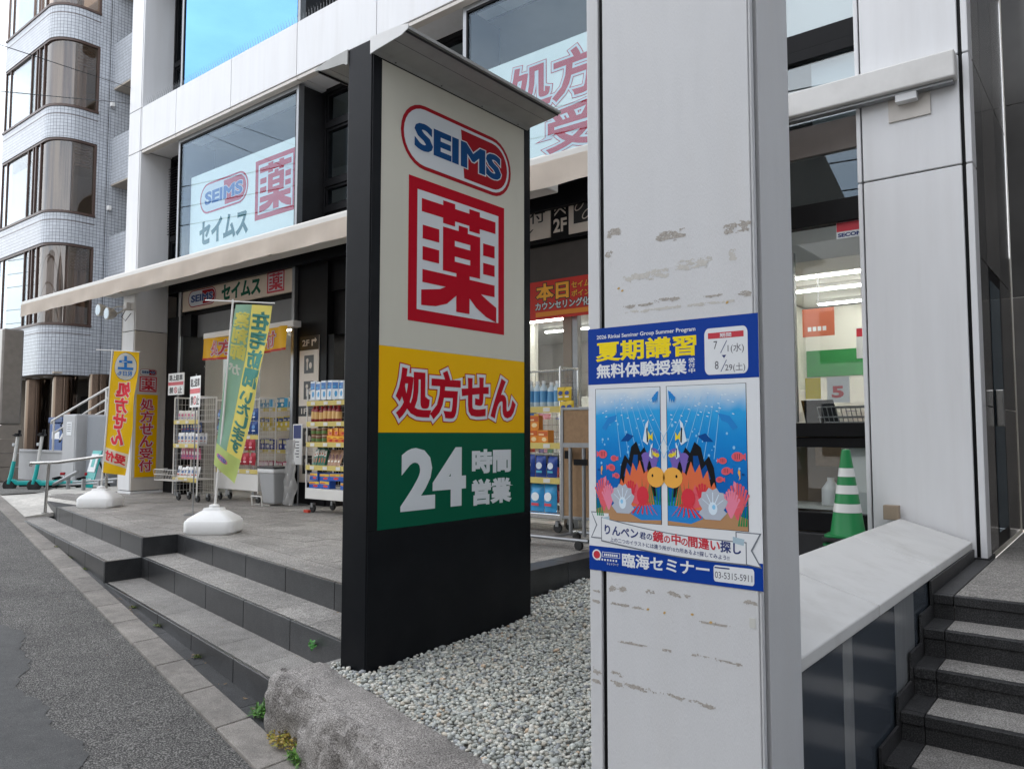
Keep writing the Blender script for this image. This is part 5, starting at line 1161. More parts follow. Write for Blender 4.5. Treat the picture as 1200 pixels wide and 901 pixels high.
t = MB(); letter(t, '土', up, .28, .855, .76, .955, .05, .009, .001, False, True); letter(t, '祝日も', up, .26, .80, .76, .838, .025, .009, .001, False, True); t.build('lettering', fb, c_)
for m_, b_, d_ in ((FW, .10, .004), (frd, .05, .006)):
    t = MB(); letter(t, '処方せん', up, .26, .235, .74, .75, b_, d_, .001, True, True); t.build('lettering', m_, c_)
cgrid(lambda x, y, d: P(x, y+x*.04, d), 0, .79, 1, .905, .004, 'white_panel', FW, c_); t = MB(); letter(t, '受付', lambda x, y, d: P(x, 1-y+x*.04, d), .10, .115, .90, .19, .045, .008, .001, False, True); t.build('lettering', frd, c_)
f2, mb, P2 = flagpole((-7.90, 4.62, .61), 8.5, 243, (.185,3.13), (.585,3.12), (-.015,1.36), (.20,1.14), (.152,3.19), (-.16,.62), 'banner_flag', 'tall green and yellow home visit flag, seen from behind, in the middle of the terrace')
c_ = mb.build('cloth', FL, f2, smooth=True); up = lambda x, y, d: P2(x, 1-y, d)
cgrid(P2, .0, .0, .47, .87, .002, 'green_half', FG, c_); cgrid(P2, 0, .87, 1, 1.0, .003, 'lime_foot', FLG, c_)
t = MB(); letter(t, '薬剤師', up, .06, .66, .43, .955, .05, .005, .001, True, True); t.build('lettering', FL, c_); t = MB(); letter(t, 'が', up, .08, .575, .38, .635, .04, .005, .001, False, True); t.build('lettering', FW, c_)
fgr = mat('flag_ink_green', lin('4a8a7e'), .7); t = MB(); letter(t, '在宅訪問', up, .54, .52, .95, .965, .05, .004, .001, True, True); letter(t, 'いたします', up, .55, .15, .90, .50, .045, .004, .001, True, True); t.build('lettering', fgr, c_)
fshape(c_, P2, [(.08+(p_[0]*.5), .93+p_[1]*.035) for p_ in stadium(0,-.5,1,.5)], mat('flag_pink', lin('d88aa0'), .7), .006); t = MB(); letter(t, 'SEIMS', up, .14, .06, .52, .08, .03, .008, .0005, False, True); t.build('lettering', fb, c_)
# no-parking boards
def nopark(o, fr, w_, h_):
    t = MB(); letter(t, '路上駐車', fr, .08*w_, .66*h_, .92*w_, .92*h_, .03, .002); letter(t, '禁', fr, .10*w_, .08*h_, .34*w_, .36*h_, .03, .002); letter(t, '止', fr, .66*w_, .08*h_, .90*w_, .36*h_, .03, .002); t.build('lettering', BLK, o)
    t = MB(); rect(t, fr, .02*w_, .44*h_, .98*w_, .60*h_, .002)
    o_, i_ = ell(.5*w_, .22*h_, .14*h_*1.05, .14*h_, 18), ell(.5*w_, .22*h_, .10*h_*1.05, .10*h_, 18)
    for k in range(18): shape(t, fr, [o_[k], o_[(k+1) % 18], i_[(k+1) % 18], i_[k]], .002)
    shape(t, fr, [(.43*w_,.31*h_),(.46*w_,.33*h_),(.57*w_,.13*h_),(.54*w_,.11*h_)], .0024); t.build('red_print', PR, o)
s1 = thing('no_parking_sign', 'square white no-parking board hanging on a tall grey pole by the black jamb', 'sign', (-13.13, 6.9, .61))
MB().tube([(-13.13,6.93,.61),(-13.13,6.93,4.2)], .02, 8).build('pole', GREYM, s1, smooth=True); o_ = bx('board', PLASTW, s1, -13.40, -12.86, 6.885, 6.90, 2.375, 2.76, .003); nopark(o_, plane((-13.40,6.885,2.375),(1,0,0),(0,0,1),(0,-1,0)), .54, .385)
s2 = thing('no_parking_sign', 'narrow angled white no-parking board on a thin free-standing pole', 'sign', (-9.86, 5.455, .61)); e3 = Vector((.984,-.178,0)); n3 = Vector((-.178,-.984,0))
MB().tube([(-9.86,5.455,.61),(-9.86,5.455,2.5)], .009, 6).build('pole', GREYM, s2); MB().lathe([(.12,.61),(.12,.625),(.02,.63)], (-9.86,5.455,0), 16).build('foot', GREYM, s2)
O3 = Vector((-9.86,5.455,2.05))-e3*.2+n3*.012; fr = plane(O3, e3, (0,0,1), n3); mb = MB(); mb.add([fr(0,0,0),fr(.40,0,0),fr(.40,.42,0),fr(0,.42,0),fr(0,0,-.004),fr(.40,0,-.004),fr(.40,.42,-.004),fr(0,.42,-.004)], [(0,1,2,3),(7,6,5,4),(0,4,5,1),(1,5,6,2),(2,6,7,3),(3,7,4,0)]); o_ = mb.build('board', PLASTW, s2); nopark(o_, fr, .40, .42)
# ------------------------------------------------------------------ display racks
PRICE = mat('price_rail_yellow', (.62,.50,.14), .5); PRICEW = mat('price_tag', (.7,.69,.64), .5)
def rack(name, label, x0, x1, y0, y1, z0, z1, shelves, m=WIRE, base=None, back=True, feet=.09):
    o = thing(name, label, 'rack', ((x0+x1)/2, (y0+y1)/2, .61))
    for x in (x0, x1):
        for y in (y0, y1): MB().tube([(x,y,z0),(x,y,z1)], .012, 8).build('post', m, o, smooth=True)
        mb = MB()
        for k in range(int((z1-z0)/.10)): mb.tube([(x,y0,z0+.1*k+.05),(x,y1,z0+.1*k+.05)], .0022, 4)
        for k in range(1, 5): mb.tube([(x,y0+(y1-y0)*k/5,z0),(x,y0+(y1-y0)*k/5,z1)], .0022, 4)
        stuff(mb.build('side_mesh', m, o))
    if back:
        mb = MB()
        for k in range(int((x1-x0)/.06)): mb.tube([(x0+.06*k,y1,z0),(x0+.06*k,y1,z1)], .002, 4)
        for k in range(int((z1-z0)/.08)): mb.tube([(x0,y1,z0+.08*k),(x1,y1,z0+.08*k)], .002, 4)
        stuff(mb.build('back_mesh', m, o))
    MB().tube([(x0,y0,z1),(x0,y1,z1),(x1,y1,z1),(x1,y0,z1)], .012, 8).build('top_rail', m, o)
    for z in shelves:
        bx('shelf', m, o, x0+.005, x1-.005, y0+.01, y1-.01, z-.02, z-.004); r_ = bx('price_rail', PRICE, o, x0, x1, y0-.014, y0-.002, z-.055, z+.012, .002)
        for k in range(max(1, int((x1-x0)/.28))):
            xx = x0+.1+.28*k; bx('price_tag', PRICEW, r_, xx, xx+.09, y0-.018, y0-.0145, z-.045, z)
    if base: bx('base_panel', m, o, x0-.01, x1+.01, y0-.01, y1+.01, base[0], base[1], .008)
    if feet:
        for x in (x0+.08, x1-.08):
            for y in (y0+.06, y1-.06):
                w_ = MB().lathe([(.015,-.014),(.05,-.016),(.056,0),(.05,.016),(.015,.014)], (x, y, .61+.056), 16, 'y').build('caster', RUBBER, o, smooth=True); bx('fork', GREYM, w_, x-.02, x+.02, y-.026, y+.026, .68, .74)
    return o
def proto(kind, w_, d_, h_, ca, cb, cc=None):
    """one packet, box or bottle with its printed front, standing at its own origin"""
    o = bpy.data.objects.new(kind, None); COL.objects.link(o); ORG[o.name] = Vector((0,0,0))
    m1, m2 = mat('pack_'+ca, lin(ca), .4), mat('pack_'+cb, lin(cb), .4); m3 = mat('pack_'+(cc or 'e8e6e0'), lin(cc or 'e8e6e0'), .4)
    if 'bottle' in kind or 'can' in kind or 'jar' in kind:
        k_ = .45 if 'bottle' in kind else .95
        b_ = MB().lathe([(w_*.44,0),(w_*.5,.01),(w_*.5,h_*.72),(w_*.5*k_,h_*.84),(w_*.5*k_,h_*.88)], n=16).build('body', m1, o, smooth=True); MB().lathe([(w_*.5*k_+.003,h_*.88),(w_*.5*k_+.003,h_)], n=14).build('cap', m2, o, smooth=True); MB().lathe([(w_*.506,h_*.2),(w_*.506,h_*.62)], n=16).build('wrap_label', m3, o, smooth=True)
    elif 'packet' in kind:
        nx, ny = 6, 8; mb = MB()
        for s_ in (-1, 1):
            for i in range(nx+1):
                for j in range(ny+1):
                    a_, b_ = i/nx, j/ny; mb.v.append((w_*(a_-.5), s_*d_*.5*(math.sin(math.pi*a_)*math.sin(math.pi*b_))**.5, h_*b_))
        for g_ in (0, (nx+1)*(ny+1)):
            for i in range(nx):
                for j in range(ny): k = g_+i*(ny+1)+j; mb.f.append((k, k+ny+1, k+ny+2, k+1))
        mb.build('pouch', m1, o, smooth=True); fr = plane((0,-d_*.5-.001,0),(1,0,0),(0,0,1),(0,-1,0)); t = MB(); shape(t, fr, ell(0, h_*.55, w_*.3, h_*.16, 12, .2), .001); t.build('print', m2, o); t = MB(); rect(t, fr, -w_*.28, h_*.22, w_*.28, h_*.32, .001); t.build('print', m3, o)
    else:
        MB().box(-w_/2, w_/2, -d_/2, d_/2, 0, h_).build('carton', m1, o, bevel=.002); fr = plane((0,-d_*.5,0),(1,0,0),(0,0,1),(0,-1,0))
        t = MB(); rect(t, fr, -w_*.46, h_*.55, w_*.46, h_*.9, .001); t.build('print', m2, o); t = MB(); shape(t, fr, ell(w_*.12, h_*.3, w_*.24, h_*.16, 12), .001); rect(t, fr, -w_*.42, h_*.62, w_*.1, h_*.72, .002); t.build('print', m3, o)
    return o
def row(p, label, cat, group, xs, y, z, tilt=0, jit=.004, first=[None]):
    used = p.get('used', 0)
    for x in xs:
        if rnd.random() < .07 and used: continue
        if not used: o = p; used = 1; p['used'] = 1
        else: o = dup(p, (0,0,0))
        o.location = (x+rnd.uniform(-jit,jit), y+rnd.uniform(-jit,jit), z+.001); o.rotation_euler = (tilt+rnd.uniform(-.04,.04), rnd.uniform(-.03,.03), rnd.uniform(-.16,.16)); k_ = rnd.uniform(.93,1.06); o.scale = (1, 1, k_); tag(o, label, cat, group)
    
def fin(p):
    if 'used' in p: del p['used']
def arr(x0, x1, s): n = int((x1-x0)/s+1e-6); return [x0+s*(i+.5) for i in range(n)]
# 1: wheeled cart beside the pylon
rack('wheeled_cart', 'white wheeled display cart with five shelves just left of the pylon', -8.95, -8.0, 6.60, 7.06, .80, 2.30, [1.25, 1.565, 1.845, 2.13], base=(.80,.945))
p = proto('medicine_box', .115, .07, .25, 'dfe6ee', '2f72b8', '3a9ad0'); row(p, 'white and blue carton standing in the top row of the wheeled cart', 'box', 'cartons on top of the cart', arr(-8.93,-8.02,.122), 6.66, 2.155)
p = proto('supplement_bottle', .085, .085, .235, '8a1c24', 'c03a34', 'd8b070'); row(p, 'dark red bottle with tan label on the second shelf of the wheeled cart', 'bottle', 'red bottles on the cart', arr(-8.92,-8.02,.09), 6.66, 1.847)
p = proto('canned_food_can', .11, .11, .10, '7a4a34', 'c8b49a', '5a7a3a'); row(p, 'small brown can stacked on the third shelf of the wheeled cart', 'can', 'cans on the cart', arr(-8.92,-8.56,.118), 6.67, 1.567); row(p, 'small brown can stacked on the third shelf of the wheeled cart', 'can', 'cans on the cart', arr(-8.92,-8.56,.118), 6.67, 1.669)
p = proto('soup_box', .12, .08, .10, 'e07a20', 'f4c030', 'c02818'); [row(p, 'orange carton stacked on the third shelf of the wheeled cart', 'box', 'orange cartons on the cart', arr(-8.55,-8.03,.128), 6.67, 1.567+k*.102) for k in range(2)]
p = proto('toothpaste_box', .05, .04, .23, '2a6a54', 'd0ccc0', 'b05a30'); row(p, 'thin dark green carton leaning on the fourth shelf of the wheeled cart', 'box', 'green cartons on the cart', arr(-8.92,-8.62,.058), 6.68, 1.254, -.25)
p = proto('snack_packet', .075, .03, .23, 'b08a70', '6a3a34', 'e8e0d0'); row(p, 'small brown sachet leaning on the fourth shelf of the wheeled cart', 'packet', 'sachets on the cart', arr(-8.6,-8.04,.068), 6.68, 1.254, -.35)
p = proto('tissue_box', .215, .11, .105, '1c56b0', 'e0b830', 'd04040'); [row(p, 'blue and yellow carton stacked on the bottom deck of the wheeled cart', 'box', 'blue cartons on the cart', arr(-8.92,-8.03,.222), 6.68, .948+k*.108) for k in range(2)]
for x, y in ((-8.9,6.56),(-8.05,6.56)): tag(bx('wheel_stop', mat('orange_red_plastic', lin('c0402a'), .5), None, x-.05, x+.05, y, y+.05, .611, .65, .006), 'orange wheel stop at the left caster of the cart' if x < -8.5 else 'orange wheel stop at the right caster of the cart', 'wheel stop', 'wheel stops')
# 2: refill rack with blue and red pouches behind the tall flag
rack('pouch_rack', 'white wire rack of blue and red pouches behind the tall flag', -11.85, -10.60, 6.92, 7.22, .76, 2.25, [1.12, 1.66], base=(.80,1.06))
p = proto('refill_packet', .135, .07, .20, '204a8c', '6a9ad0', 'e0e6ee'); [row(p, 'blue refill pouch hanging in the upper rows of the pouch rack', 'packet', 'blue pouches', arr(-11.8,-10.62,.145), 6.93, z) for z in (1.90, 1.685)]
p = proto('refill_packet', .15, .075, .19, 'b02438', 'd86a78', 'f0d0d4'); [row(p, 'red refill pouch hanging in the lower rows of the pouch rack', 'packet', 'red pouches', arr(-11.8,-10.62,.158), 6.93, z) for z in (1.43, 1.20)]
# 3: white basket stand left of the flag
rack('basket_stand', 'white wire basket stand with small goods left of the tall flag', -12.25, -11.5, 6.42, 6.72, .72, 2.28, [.98, 1.52, 1.9], feet=.09)
p = proto('cosmetic_packet', .09, .03, .16, 'd8d4cc', 'c86a8a', '8a8ab0'); row(p, 'pale small packet on the top shelf of the basket stand', 'packet', 'goods on the basket stand', arr(-12.2,-11.52,.1), 6.46, 1.905); p = proto('mask_packet', .10, .03, .18, 'e8e8e8', '4a6a9a', 'c04a3a'); row(p, 'white and blue packet on the middle shelf of the basket stand', 'packet', 'masks on the basket stand', arr(-12.2,-11.52,.11), 6.46, 1.525); row(p, 'white and blue packet on the middle shelf of the basket stand', 'packet', 'masks on the basket stand', arr(-12.2,-11.52,.11), 6.60, 1.525); p2 = proto('cosmetic_packet', .08, .03, .19, 'c86a8a', 'e8d8dc', '6a5a9a'); row(p2, 'pink packet hanging between the upper shelves of the basket stand', 'packet', 'pink packets', arr(-12.2,-11.52,.09), 6.52, 1.28); p2 = proto('cosmetic_packet', .08, .03, .17, '3a5a94', 'd8d0c0', 'b04a3a'); row(p2, 'navy packet hanging between the lower shelves of the basket stand', 'packet', 'navy packets', arr(-12.2,-11.52,.09), 6.52, 1.72); row(p, 'white and blue packet standing in the lowest basket', 'packet', 'masks in the lowest basket', arr(-12.2,-11.52,.11), 6.46, .985, -.2)
bsk = thing('wire_basket', 'white wire basket clipped low on the front of the basket stand', 'basket', (-12.1, 6.3, .95)); mb = MB()
for x in [-12.4+.05*k for k in range(15)]: mb.tube([(x,6.40,.95),(x,6.2,.95),(x,6.16,1.12)], .004, 4)
for z in (.95, 1.04, 1.12): mb.tube([(-12.4,6.40,z),(-12.4,6.18,z),(-11.7,6.18,z),(-11.7,6.40,z)], .005, 4)
mb.build('wire', WIRE, bsk)
# 4: shelf inside the doorway
rack('doorway_shelf', 'white shelf of yellow and blue goods standing inside the doorway', -12.9, -11.0, 8.2, 8.6, .70, 2.35, [1.0, 1.4, 1.8, 2.15])
for z, ca, cb in ((2.155,'2a8ab8','e8e4d8'),(1.805,'d8c040','2a4a8a'),(1.405,'3a4a9a','e0d8a0'),(1.005,'b02a5a','e8d0d8')):
    p = proto('household_box', .13, .08, .19, ca, cb); row(p, {'2a8ab8':'light blue','d8c040':'yellow','3a4a9a':'navy','b02a5a':'magenta'}[ca]+' carton on the shelf inside the doorway', 'box', 'cartons in the doorway', arr(-12.85,-11.05,.14), 8.28, z)
# 5: tall rack at the right door
rack('drinks_rack', 'grey wire rack of water bottles and bags behind the pylon', -6.3, -4.86, 6.9, 7.25, .75, 2.42, [1.2, 1.58, 1.98], CHROME, base=(.76,.82))
p = proto('water_bottle', .085, .085, .29, 'c8d8e0', 'e8ecec', '5a9ac8'); row(p, 'clear water bottle on the top shelf of the grey wire rack', 'bottle', 'water bottles', arr(-6.28,-4.9,.092), 6.97, 1.985)
p = proto('cold_remedy_box', .15, .10, .15, 'e08820', 'c85a18', 'f4d8a0'); row(p, 'orange carton on the second shelf of the grey wire rack', 'box', 'orange cartons on the wire rack', arr(-6.28,-4.9,.157), 6.97, 1.585); row(p, 'orange carton on the second shelf of the grey wire rack', 'box', 'orange cartons on the wire rack', arr(-6.28,-5.1,.157), 6.97, 1.737)
p = proto('detergent_packet', .14, .08, .24, '24489a', 'd8e0ec', '48a8c8'); row(p, 'dark blue pouch on the third shelf of the grey wire rack', 'packet', 'dark blue pouches', arr(-6.28,-4.9,.148), 6.97, 1.205)
p = proto('diaper_packet', .18, .10, .30, '3aa0d8', 'e8f0f4', 'd04a5a'); row(p, 'light blue bag on the bottom deck of the grey wire rack', 'packet', 'light blue bags', arr(-6.28,-4.9,.19), 6.98, .825)
p = proto('hanging_packet', .10, .03, .15, 'd8b820', '24448a', 'e0e4ea'); [row(p, 'yellow and blue sachet hanging on the right end of the wire rack', 'packet', 'hanging sachets', [-4.83+.05*k, -4.75+.05*k], 6.88-.03*k, 2.05-.16*k) for k in range(5)]
# ------------------------------------------------------------------ bin, placard, folded board
bn = thing('waste_bin', 'grey pedal waste bin with plastic liner beside the shop door', 'bin', (-10.2, 6.95, .61)); GBIN = mat('grey_plastic', (.36,.365,.37), .5, var=.03)
MB().add([(-10.36,6.85,.64),(-10.06,6.85,.64),(-10.06,7.12,.64),(-10.36,7.12,.64),(-10.42,6.80,1.14),(-10.02,6.80,1.14),(-10.02,7.16,1.14),(-10.42,7.16,1.14)], [(3,2,1,0),(0,1,5,4),(1,2,6,5),(2,3,7,6),(3,0,4,7),(4,5,6,7)]).build('body', GBIN, bn, bevel=.02)
MB().box(-10.435,-10.005,6.79,7.17,1.10,1.165).build('liner', mat('thin_plastic', (.66,.66,.66), .35, bump=.01, bscale=25), bn, bevel=.015); bx('lid', DARKM, bn, -10.44, -10.0, 6.785, 7.175, 1.17, 1.20, .01)
MB().tube([(-10.40,6.82,.62),(-10.40,6.70,.62),(-10.40,6.68,.76),(-10.14,6.68,.76),(-10.14,6.70,.62),(-10.14,6.82,.62)], .012, 8).build('pedal_frame', WIRE, bn)
mb = MB(); NB = 18
for i in range(NB+1):
    for j in range(29):
        f_ = j/28; wd = .055+.055*math.sin(min(1, f_*1.3)*math.pi/2); x = -9.885+(i/NB-.5)*2*wd+.02*math.sin(f_*4); mb.v.append((x, 7.0+.03*math.sin(i*1.9+j*.25)+.022*math.sin(i*.8+j*.6)-.04*math.sin(math.pi*i/NB), 1.60-.97*f_))
for i in range(NB):
    for j in range(28): k = i*29+j; mb.f.append((k, k+29, k+30, k+1))
tag(mb.build('hanging_bag', mat('clear_bag', (.68,.68,.68), .25), smooth=True), 'long crumpled clear plastic bag hanging right of the waste bin', 'bag')
pl = thing('placard_stand', 'narrow white placard with navy top on a stand behind the waste bin', 'sign', (-9.95, 7.18, .61)); bx('board', PLASTW, pl, -10.07, -9.83, 7.16, 7.175, 1.22, 1.84, .008); t = MB(); rect(t, facade(7.16), -10.045, 1.62, -9.855, 1.82, .001); t.build('navy_print', PN, pl)
t = MB(); [rect(t, facade(7.16), -10.0+.03*(k % 2), 1.56-.045*k, -9.9, 1.575-.045*k, .001) for k in range(6)]; stuff(t.build('fine_print', INK, pl)); MB().tube([(-9.95,7.19,.61),(-9.95,7.19,1.3)], .012, 8).build('stand_post', GREYM, pl); bx('stand_foot', GREYM, pl, -10.07, -9.83, 7.1, 7.28, .611, .625)
fbd = thing('folding_board', 'brown cork notice board in an aluminium frame leaning on a wheeled stand', 'board', (-4.4, 6.4, .61)); CORK = mat('cork', (.30,.19,.105), .85, var=.12, vscale=30)
bx('cork_panel', CORK, fbd, -4.55, -3.95, 6.52, 6.54, .86, 1.93)
for (x0, x1, z0, z1) in ((-4.585,-4.552,.83,1.96),(-3.948,-3.915,.83,1.96),(-4.551,-3.949,1.932,1.96),(-4.551,-3.949,.83,.858)): bx('frame', GREYM, fbd, x0, x1, 6.51, 6.55, z0, z1, .003)
for x in (-4.40, -4.24): MB().tube([(x,6.42,.68),(x,6.42,1.55)], .02, 10).build('leg', GREYM, fbd, smooth=True)
for x in (-4.47, -4.18): bx('clamp', BLACK, fbd, x-.03, x+.03, 6.46, 6.51, 1.44, 1.52)
bx('cross_bar', GREYM, fbd, -4.5, -4.1, 6.40, 6.44, 1.555, 1.60); bx('latch', BLACK, fbd, -4.34, -4.18, 6.385, 6.40, 1.38, 1.44)
for y, z in ((6.05,.70),(6.55,.70)):
    MB().tube([(-4.72+(y-6.05)*.5,y,z),(-3.95,y,z)], .018, 8).build('foot', GREYM, fbd, smooth=True)
    for x in (-4.66+(y-6.05)*.5, -4.05): MB().lathe([(.02,-.018),(.042,-.016),(.045,0),(.042,.016),(.02,.018)], (x, y-.01, .656), 14, 'y').build('caster', RUBBER, fbd, smooth=True)
MB().tube([(-4.40,6.05,.70),(-4.40,6.55,.70)], .016, 8).build('brace', GREYM, fbd)
# ------------------------------------------------------------------ behind the parapet: cones, window clutter
struct(bx('window_ledge', GRAN_DR, None, -3.7, -1.44, 5.95, 6.70, .1, .60))
CG = mat('cone_green', lin('0a7c40'), .45, var=.05, vscale=8); CW = mat('cone_reflective_white', (.72,.72,.70), .35)
cn = None
for k in range(5):
    lab = 'topmost green traffic cone with three white bands behind the parapet' if k == 4 else 'green traffic cone nested under the topmost cone, only its rim showing'
    if k == 0:
        c = thing('traffic_cone', lab, 'cone', group='stacked cones', local=True); rr = lambda z: .128-(z-.04)*(.128-.03)/.66
        MB().lathe([(.135,.035),(.128,.045),(rr(.68),.68),(.03,.695),(.012,.70)], n=28).build('cone', CG, c, smooth=True); MB().prism(rrect(-.17,-.17,.17,.17,.05), 'z', .0, .032).build('base', RUBBER, c, bevel=.006); MB().prism(rrect(-.155,-.155,.155,.155,.06), 'z', .0325, .05).build('rim', CG, c, bevel=.004)
        for z in (.22, .36, .49): MB().lathe([(rr(z)+.002,z),(rr(z+.065)+.002,z+.065)], n=28).build('white_band', CW, c, smooth=True)
        c.location = (-1.73, 6.27, .601); cn = c
    else: o = dup(cn, (-1.73+rnd.uniform(-.006,.006), 6.27, .601+k*.068), rnd.uniform(-.12,.12), lab)
tag(bx('tan_block', mat('tan_card', (.33,.26,.19), .8), None, -1.53, -1.42, 6.50, 6.565, 1.03, 1.14, .004), 'small tan block on the white coping against the right pillar', 'block')
hs = tag(bx('hanging_sign', mat('salmon_sign', lin('c86a4a'), .6), None, -2.92, -2.57, 9.0, 9.02, 2.80, 3.12), 'salmon hanging sign under the ceiling inside the right window', 'sign'); t = MB(); [rect(t, facade(9.0), -2.86+.055*k, 2.86, -2.82+.055*k, 2.91, .003) for k in range(4)]; stuff(t.build('fine_print', PW, hs))
hs = tag(bx('hanging_notice', PW, None, -2.34, -2.16, 9.0, 9.02, 2.52, 2.86), 'small red-topped white notice hanging inside the right window', 'sign'); t = MB(); rect(t, facade(9.0), -2.335, 2.76, -2.165, 2.85, .003); t.build('red_top', PR, hs)
mb = MB(); [mb.tube([(x,9.01,z),(x,9.01,3.6)], .006, 5) for x, z in ((-2.74,3.1),(-2.25,2.85))]; 
tag(mb.build('sign_hanger', GREYM), 'thin rods hanging two signs inside the right window', 'rod')
sh = thing('window_shelf', 'low cluttered counter just inside the right window', 'counter', (-2.8, 7.3, .61)); bx('top', IW, sh, -3.7, -1.7, 7.12, 7.6, 1.70, 1.74); bx('front', mat('brown_board', (.20,.14,.09), .7), sh, -3.7, -1.7, 7.55, 7.6, .61, 1.70); bx('shelf', IW, sh, -3.7, -1.7, 7.12, 7.54, 1.02, 1.05)
bk = thing('shopping_basket', 'grey wire shopping basket on the counter inside the right window', 'basket', (-1.95, 7.3, 1.74)); mb = MB()
for k in range(12): x = -2.18+.04*k; mb.tube([(x,7.18,1.745),(x-.02,7.13,1.93)], .004, 4)
for z in (1.76, 1.84, 1.93): mb.tube([(-2.20,7.15,z),(-1.72,7.15,z),(-1.72,7.45,z),(-2.20,7.45,z),(-2.20,7.15,z)], .006, 4)
mb.build('wire', GREYM, bk); bx('tray', GBIN, bk, -2.16, -1.76, 7.18, 7.42, 1.745, 1.80)
tag(MB().prism([(-2.35,1.745),(-2.05,1.745),(-2.12,2.0),(-2.40,2.0)], 'y', 7.30, 7.33).build('dark_tray', BLACK), 'dark flat tray leaning on the counter inside the right window', 'tray')
yb_ = tag(bx('price_card', mat('price_card_yellow', lin('d8c020'), .6), None, -2.42, -2.28, 7.5, 7.51, 2.02, 2.22), 'yellow price card standing on the counter inside the right window', 'card'); yb2 = tag(bx('price_card', PW, None, -2.22, -2.02, 7.5, 7.51, 1.98, 2.22), 'white and red price card right of the yellow price card', 'card'); t = MB(); letter(t, '5', facade(7.5), -2.17, 2.03, -2.08, 2.13, .04, .002); t.build('lettering', PR, yb2)
tag(MB().lathe([(.07,1.05),(.08,1.06),(.08,1.20),(.03,1.27),(.03,1.30)], (-2.12,7.2,0), 14).build('white_jug', PLASTW, smooth=True), 'white plastic jug on the lower shelf inside the right window', 'jug')
tag(bx('cardboard_box', CORK, None, -2.25, -2.0, 7.2, 7.45, 1.40, 1.60, .004), 'brown cardboard box low inside the right window', 'box')
# ------------------------------------------------------------------ weeds along the foot of the steps
def weed(name, label, c, n, r, h, cols, ll=.03, lw=.012):
    o = thing(name, label, 'plant', c)
    ms = [mat('leaf_%s' % q, lin(q), .6, var=.2, vscale=40) for q in cols]
    for mi, m_ in enumerate(ms):
        mb = MB()
        for i in range(n//len(ms)):
            a_ = rnd.uniform(0, 6.28); q = r*rnd.random()**.7; b_ = Vector(c)+Vector((math.cos(a_)*q, math.sin(a_)*q*.6, 0)); hh = h*(1-q/r*.6)*rnd.uniform(.3,1); t_ = b_+Vector((rnd.uniform(-.3,.3)*hh, rnd.uniform(-.3,.3)*hh, hh))
            d_ = Vector((rnd.uniform(-1,1), rnd.uniform(-1,1), rnd.uniform(-.3,.9))).normalized()*ll*rnd.uniform(.6,1.3); s_ = d_.cross(Vector((0,0,1))).normalized()*lw*rnd.uniform(.6,1.2)
            mb.add([t_, t_+d_*.5+s_, t_+d_, t_+d_*.5-s_], [(0,1,2,3)])
        stuff(mb.build('leaves', m_, o))
    mb = MB()
    for i in range(14):
        a_ = rnd.uniform(0,6.28); q = r*rnd.random()*.8; mb.tube([(c[0]+math.cos(a_)*q*.3, c[1]+math.sin(a_)*q*.2, c[2]-.01), (c[0]+math.cos(a_)*q, c[1]+math.sin(a_)*q*.6, c[2]+h*.7)], .0015, 4)
    stuff(mb.build('stems', ms[0], o))
weed('sedum_clump', 'yellow-brown sedum clump at the foot of the boulder', (-3.60, 2.60, .02), 900, .17, .09, ('a08a3a','8a8a34','b09a50'), .018, .010); weed('sedum_clump', 'smaller yellow-brown sedum clump by the end of the lowest step', (-3.83, 2.70, .02), 420, .10, .06, ('a8903a','7a8030'), .016, .009)
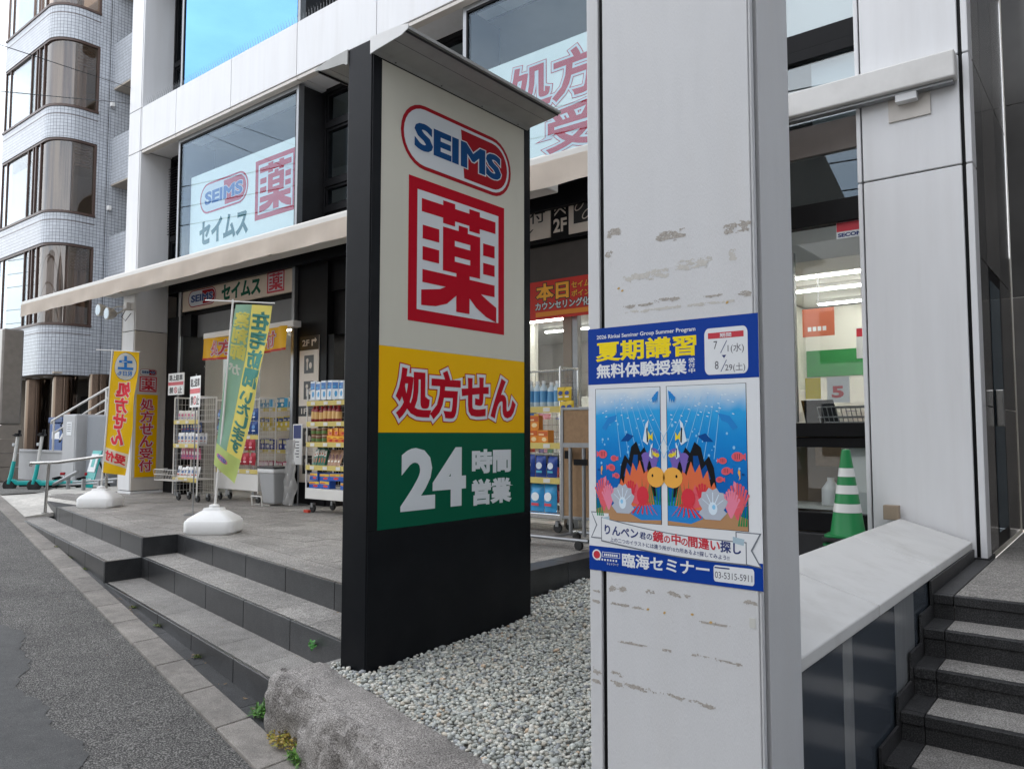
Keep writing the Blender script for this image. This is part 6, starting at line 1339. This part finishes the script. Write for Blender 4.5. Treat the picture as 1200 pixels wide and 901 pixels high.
weed('grass_tuft', 'green weed tuft between kerb and lowest step', (-4.08, 2.74, .02), 260, .10, .07, ('4a7a30','5a8a3a'), .045, .006); weed('grass_tuft', 'green weed tuft in front of the boulder by the kerb', (-3.42, 2.52, .0), 240, .09, .06, ('4a7a30','6a9440'), .04, .006)
for i, u in enumerate((-5.35, -6.3, -7.0, -8.9, -9.6, -10.4)):
    weed('moss_tuft', ['first', 'second', 'third', 'fourth', 'fifth', 'sixth'][i]+' small moss tuft along the foot of the steps, counted from the boulder', (u, A(u)-.012, zroad(u)+.012), 60, .05, .018, ('5a7030','6a6a30'), .014, .006)
weed('leaf_weed', 'tiny weed growing from the end of the middle step beside the pylon', (-4.2, B(-4.2)-.03, .30), 30, .03, .05, ('5a9a50',), .03, .012)
for p in [o for o in bpy.data.objects if 'used' in o.keys()]: del p['used']
MATS['clear_bag'].node_tree.nodes['Principled BSDF'].inputs['Alpha'].default_value = .55
# ------------------------------------------------------------------ dry leaves and scraps on the ground
mb = MB()
def scrap(x, y, z, s):
    a_ = rnd.uniform(0, 6.28); c_, s_ = math.cos(a_)*s, math.sin(a_)*s; k_ = rnd.uniform(.3,.6); h_ = s*rnd.uniform(.1,.4)
    mb.add([(x-c_, y-s_, z+.002), (x-s_*k_, y+c_*k_, z+h_), (x+c_, y+s_, z+.004), (x+s_*k_, y-c_*k_, z+h_*.5)], [(0,1,2,3)])
for i in range(70):
    u = rnd.uniform(-12, -4.0); scrap(u, A(u)-rnd.uniform(.01,.10), zroad(u)+.016, rnd.uniform(.006,.02))
for i in range(30):
    u = rnd.uniform(-12, -3.2); scrap(u, KO(u)-abs(rnd.gauss(0,.25)), zroad(u)+.004, rnd.uniform(.005,.014))
for i in range(26):
    u = rnd.uniform(-7.8, -4.0); l_, z = rnd.choice(((A,.2),(B,.41))); scrap(u, l_(u)+rnd.uniform(.2,.36), z+.002, rnd.uniform(.005,.014))
for i in range(20): scrap(rnd.uniform(-.8,.6), rnd.uniform(4.8,5.4), .776, rnd.uniform(.005,.012))
o = stuff(mb.build('leaf_litter', mat('dry_leaf', (.20,.14,.08), .8, var=.4, vscale=20))); o['label'] = 'dry leaf scraps scattered along the kerb and steps'; o['category'] = 'litter'
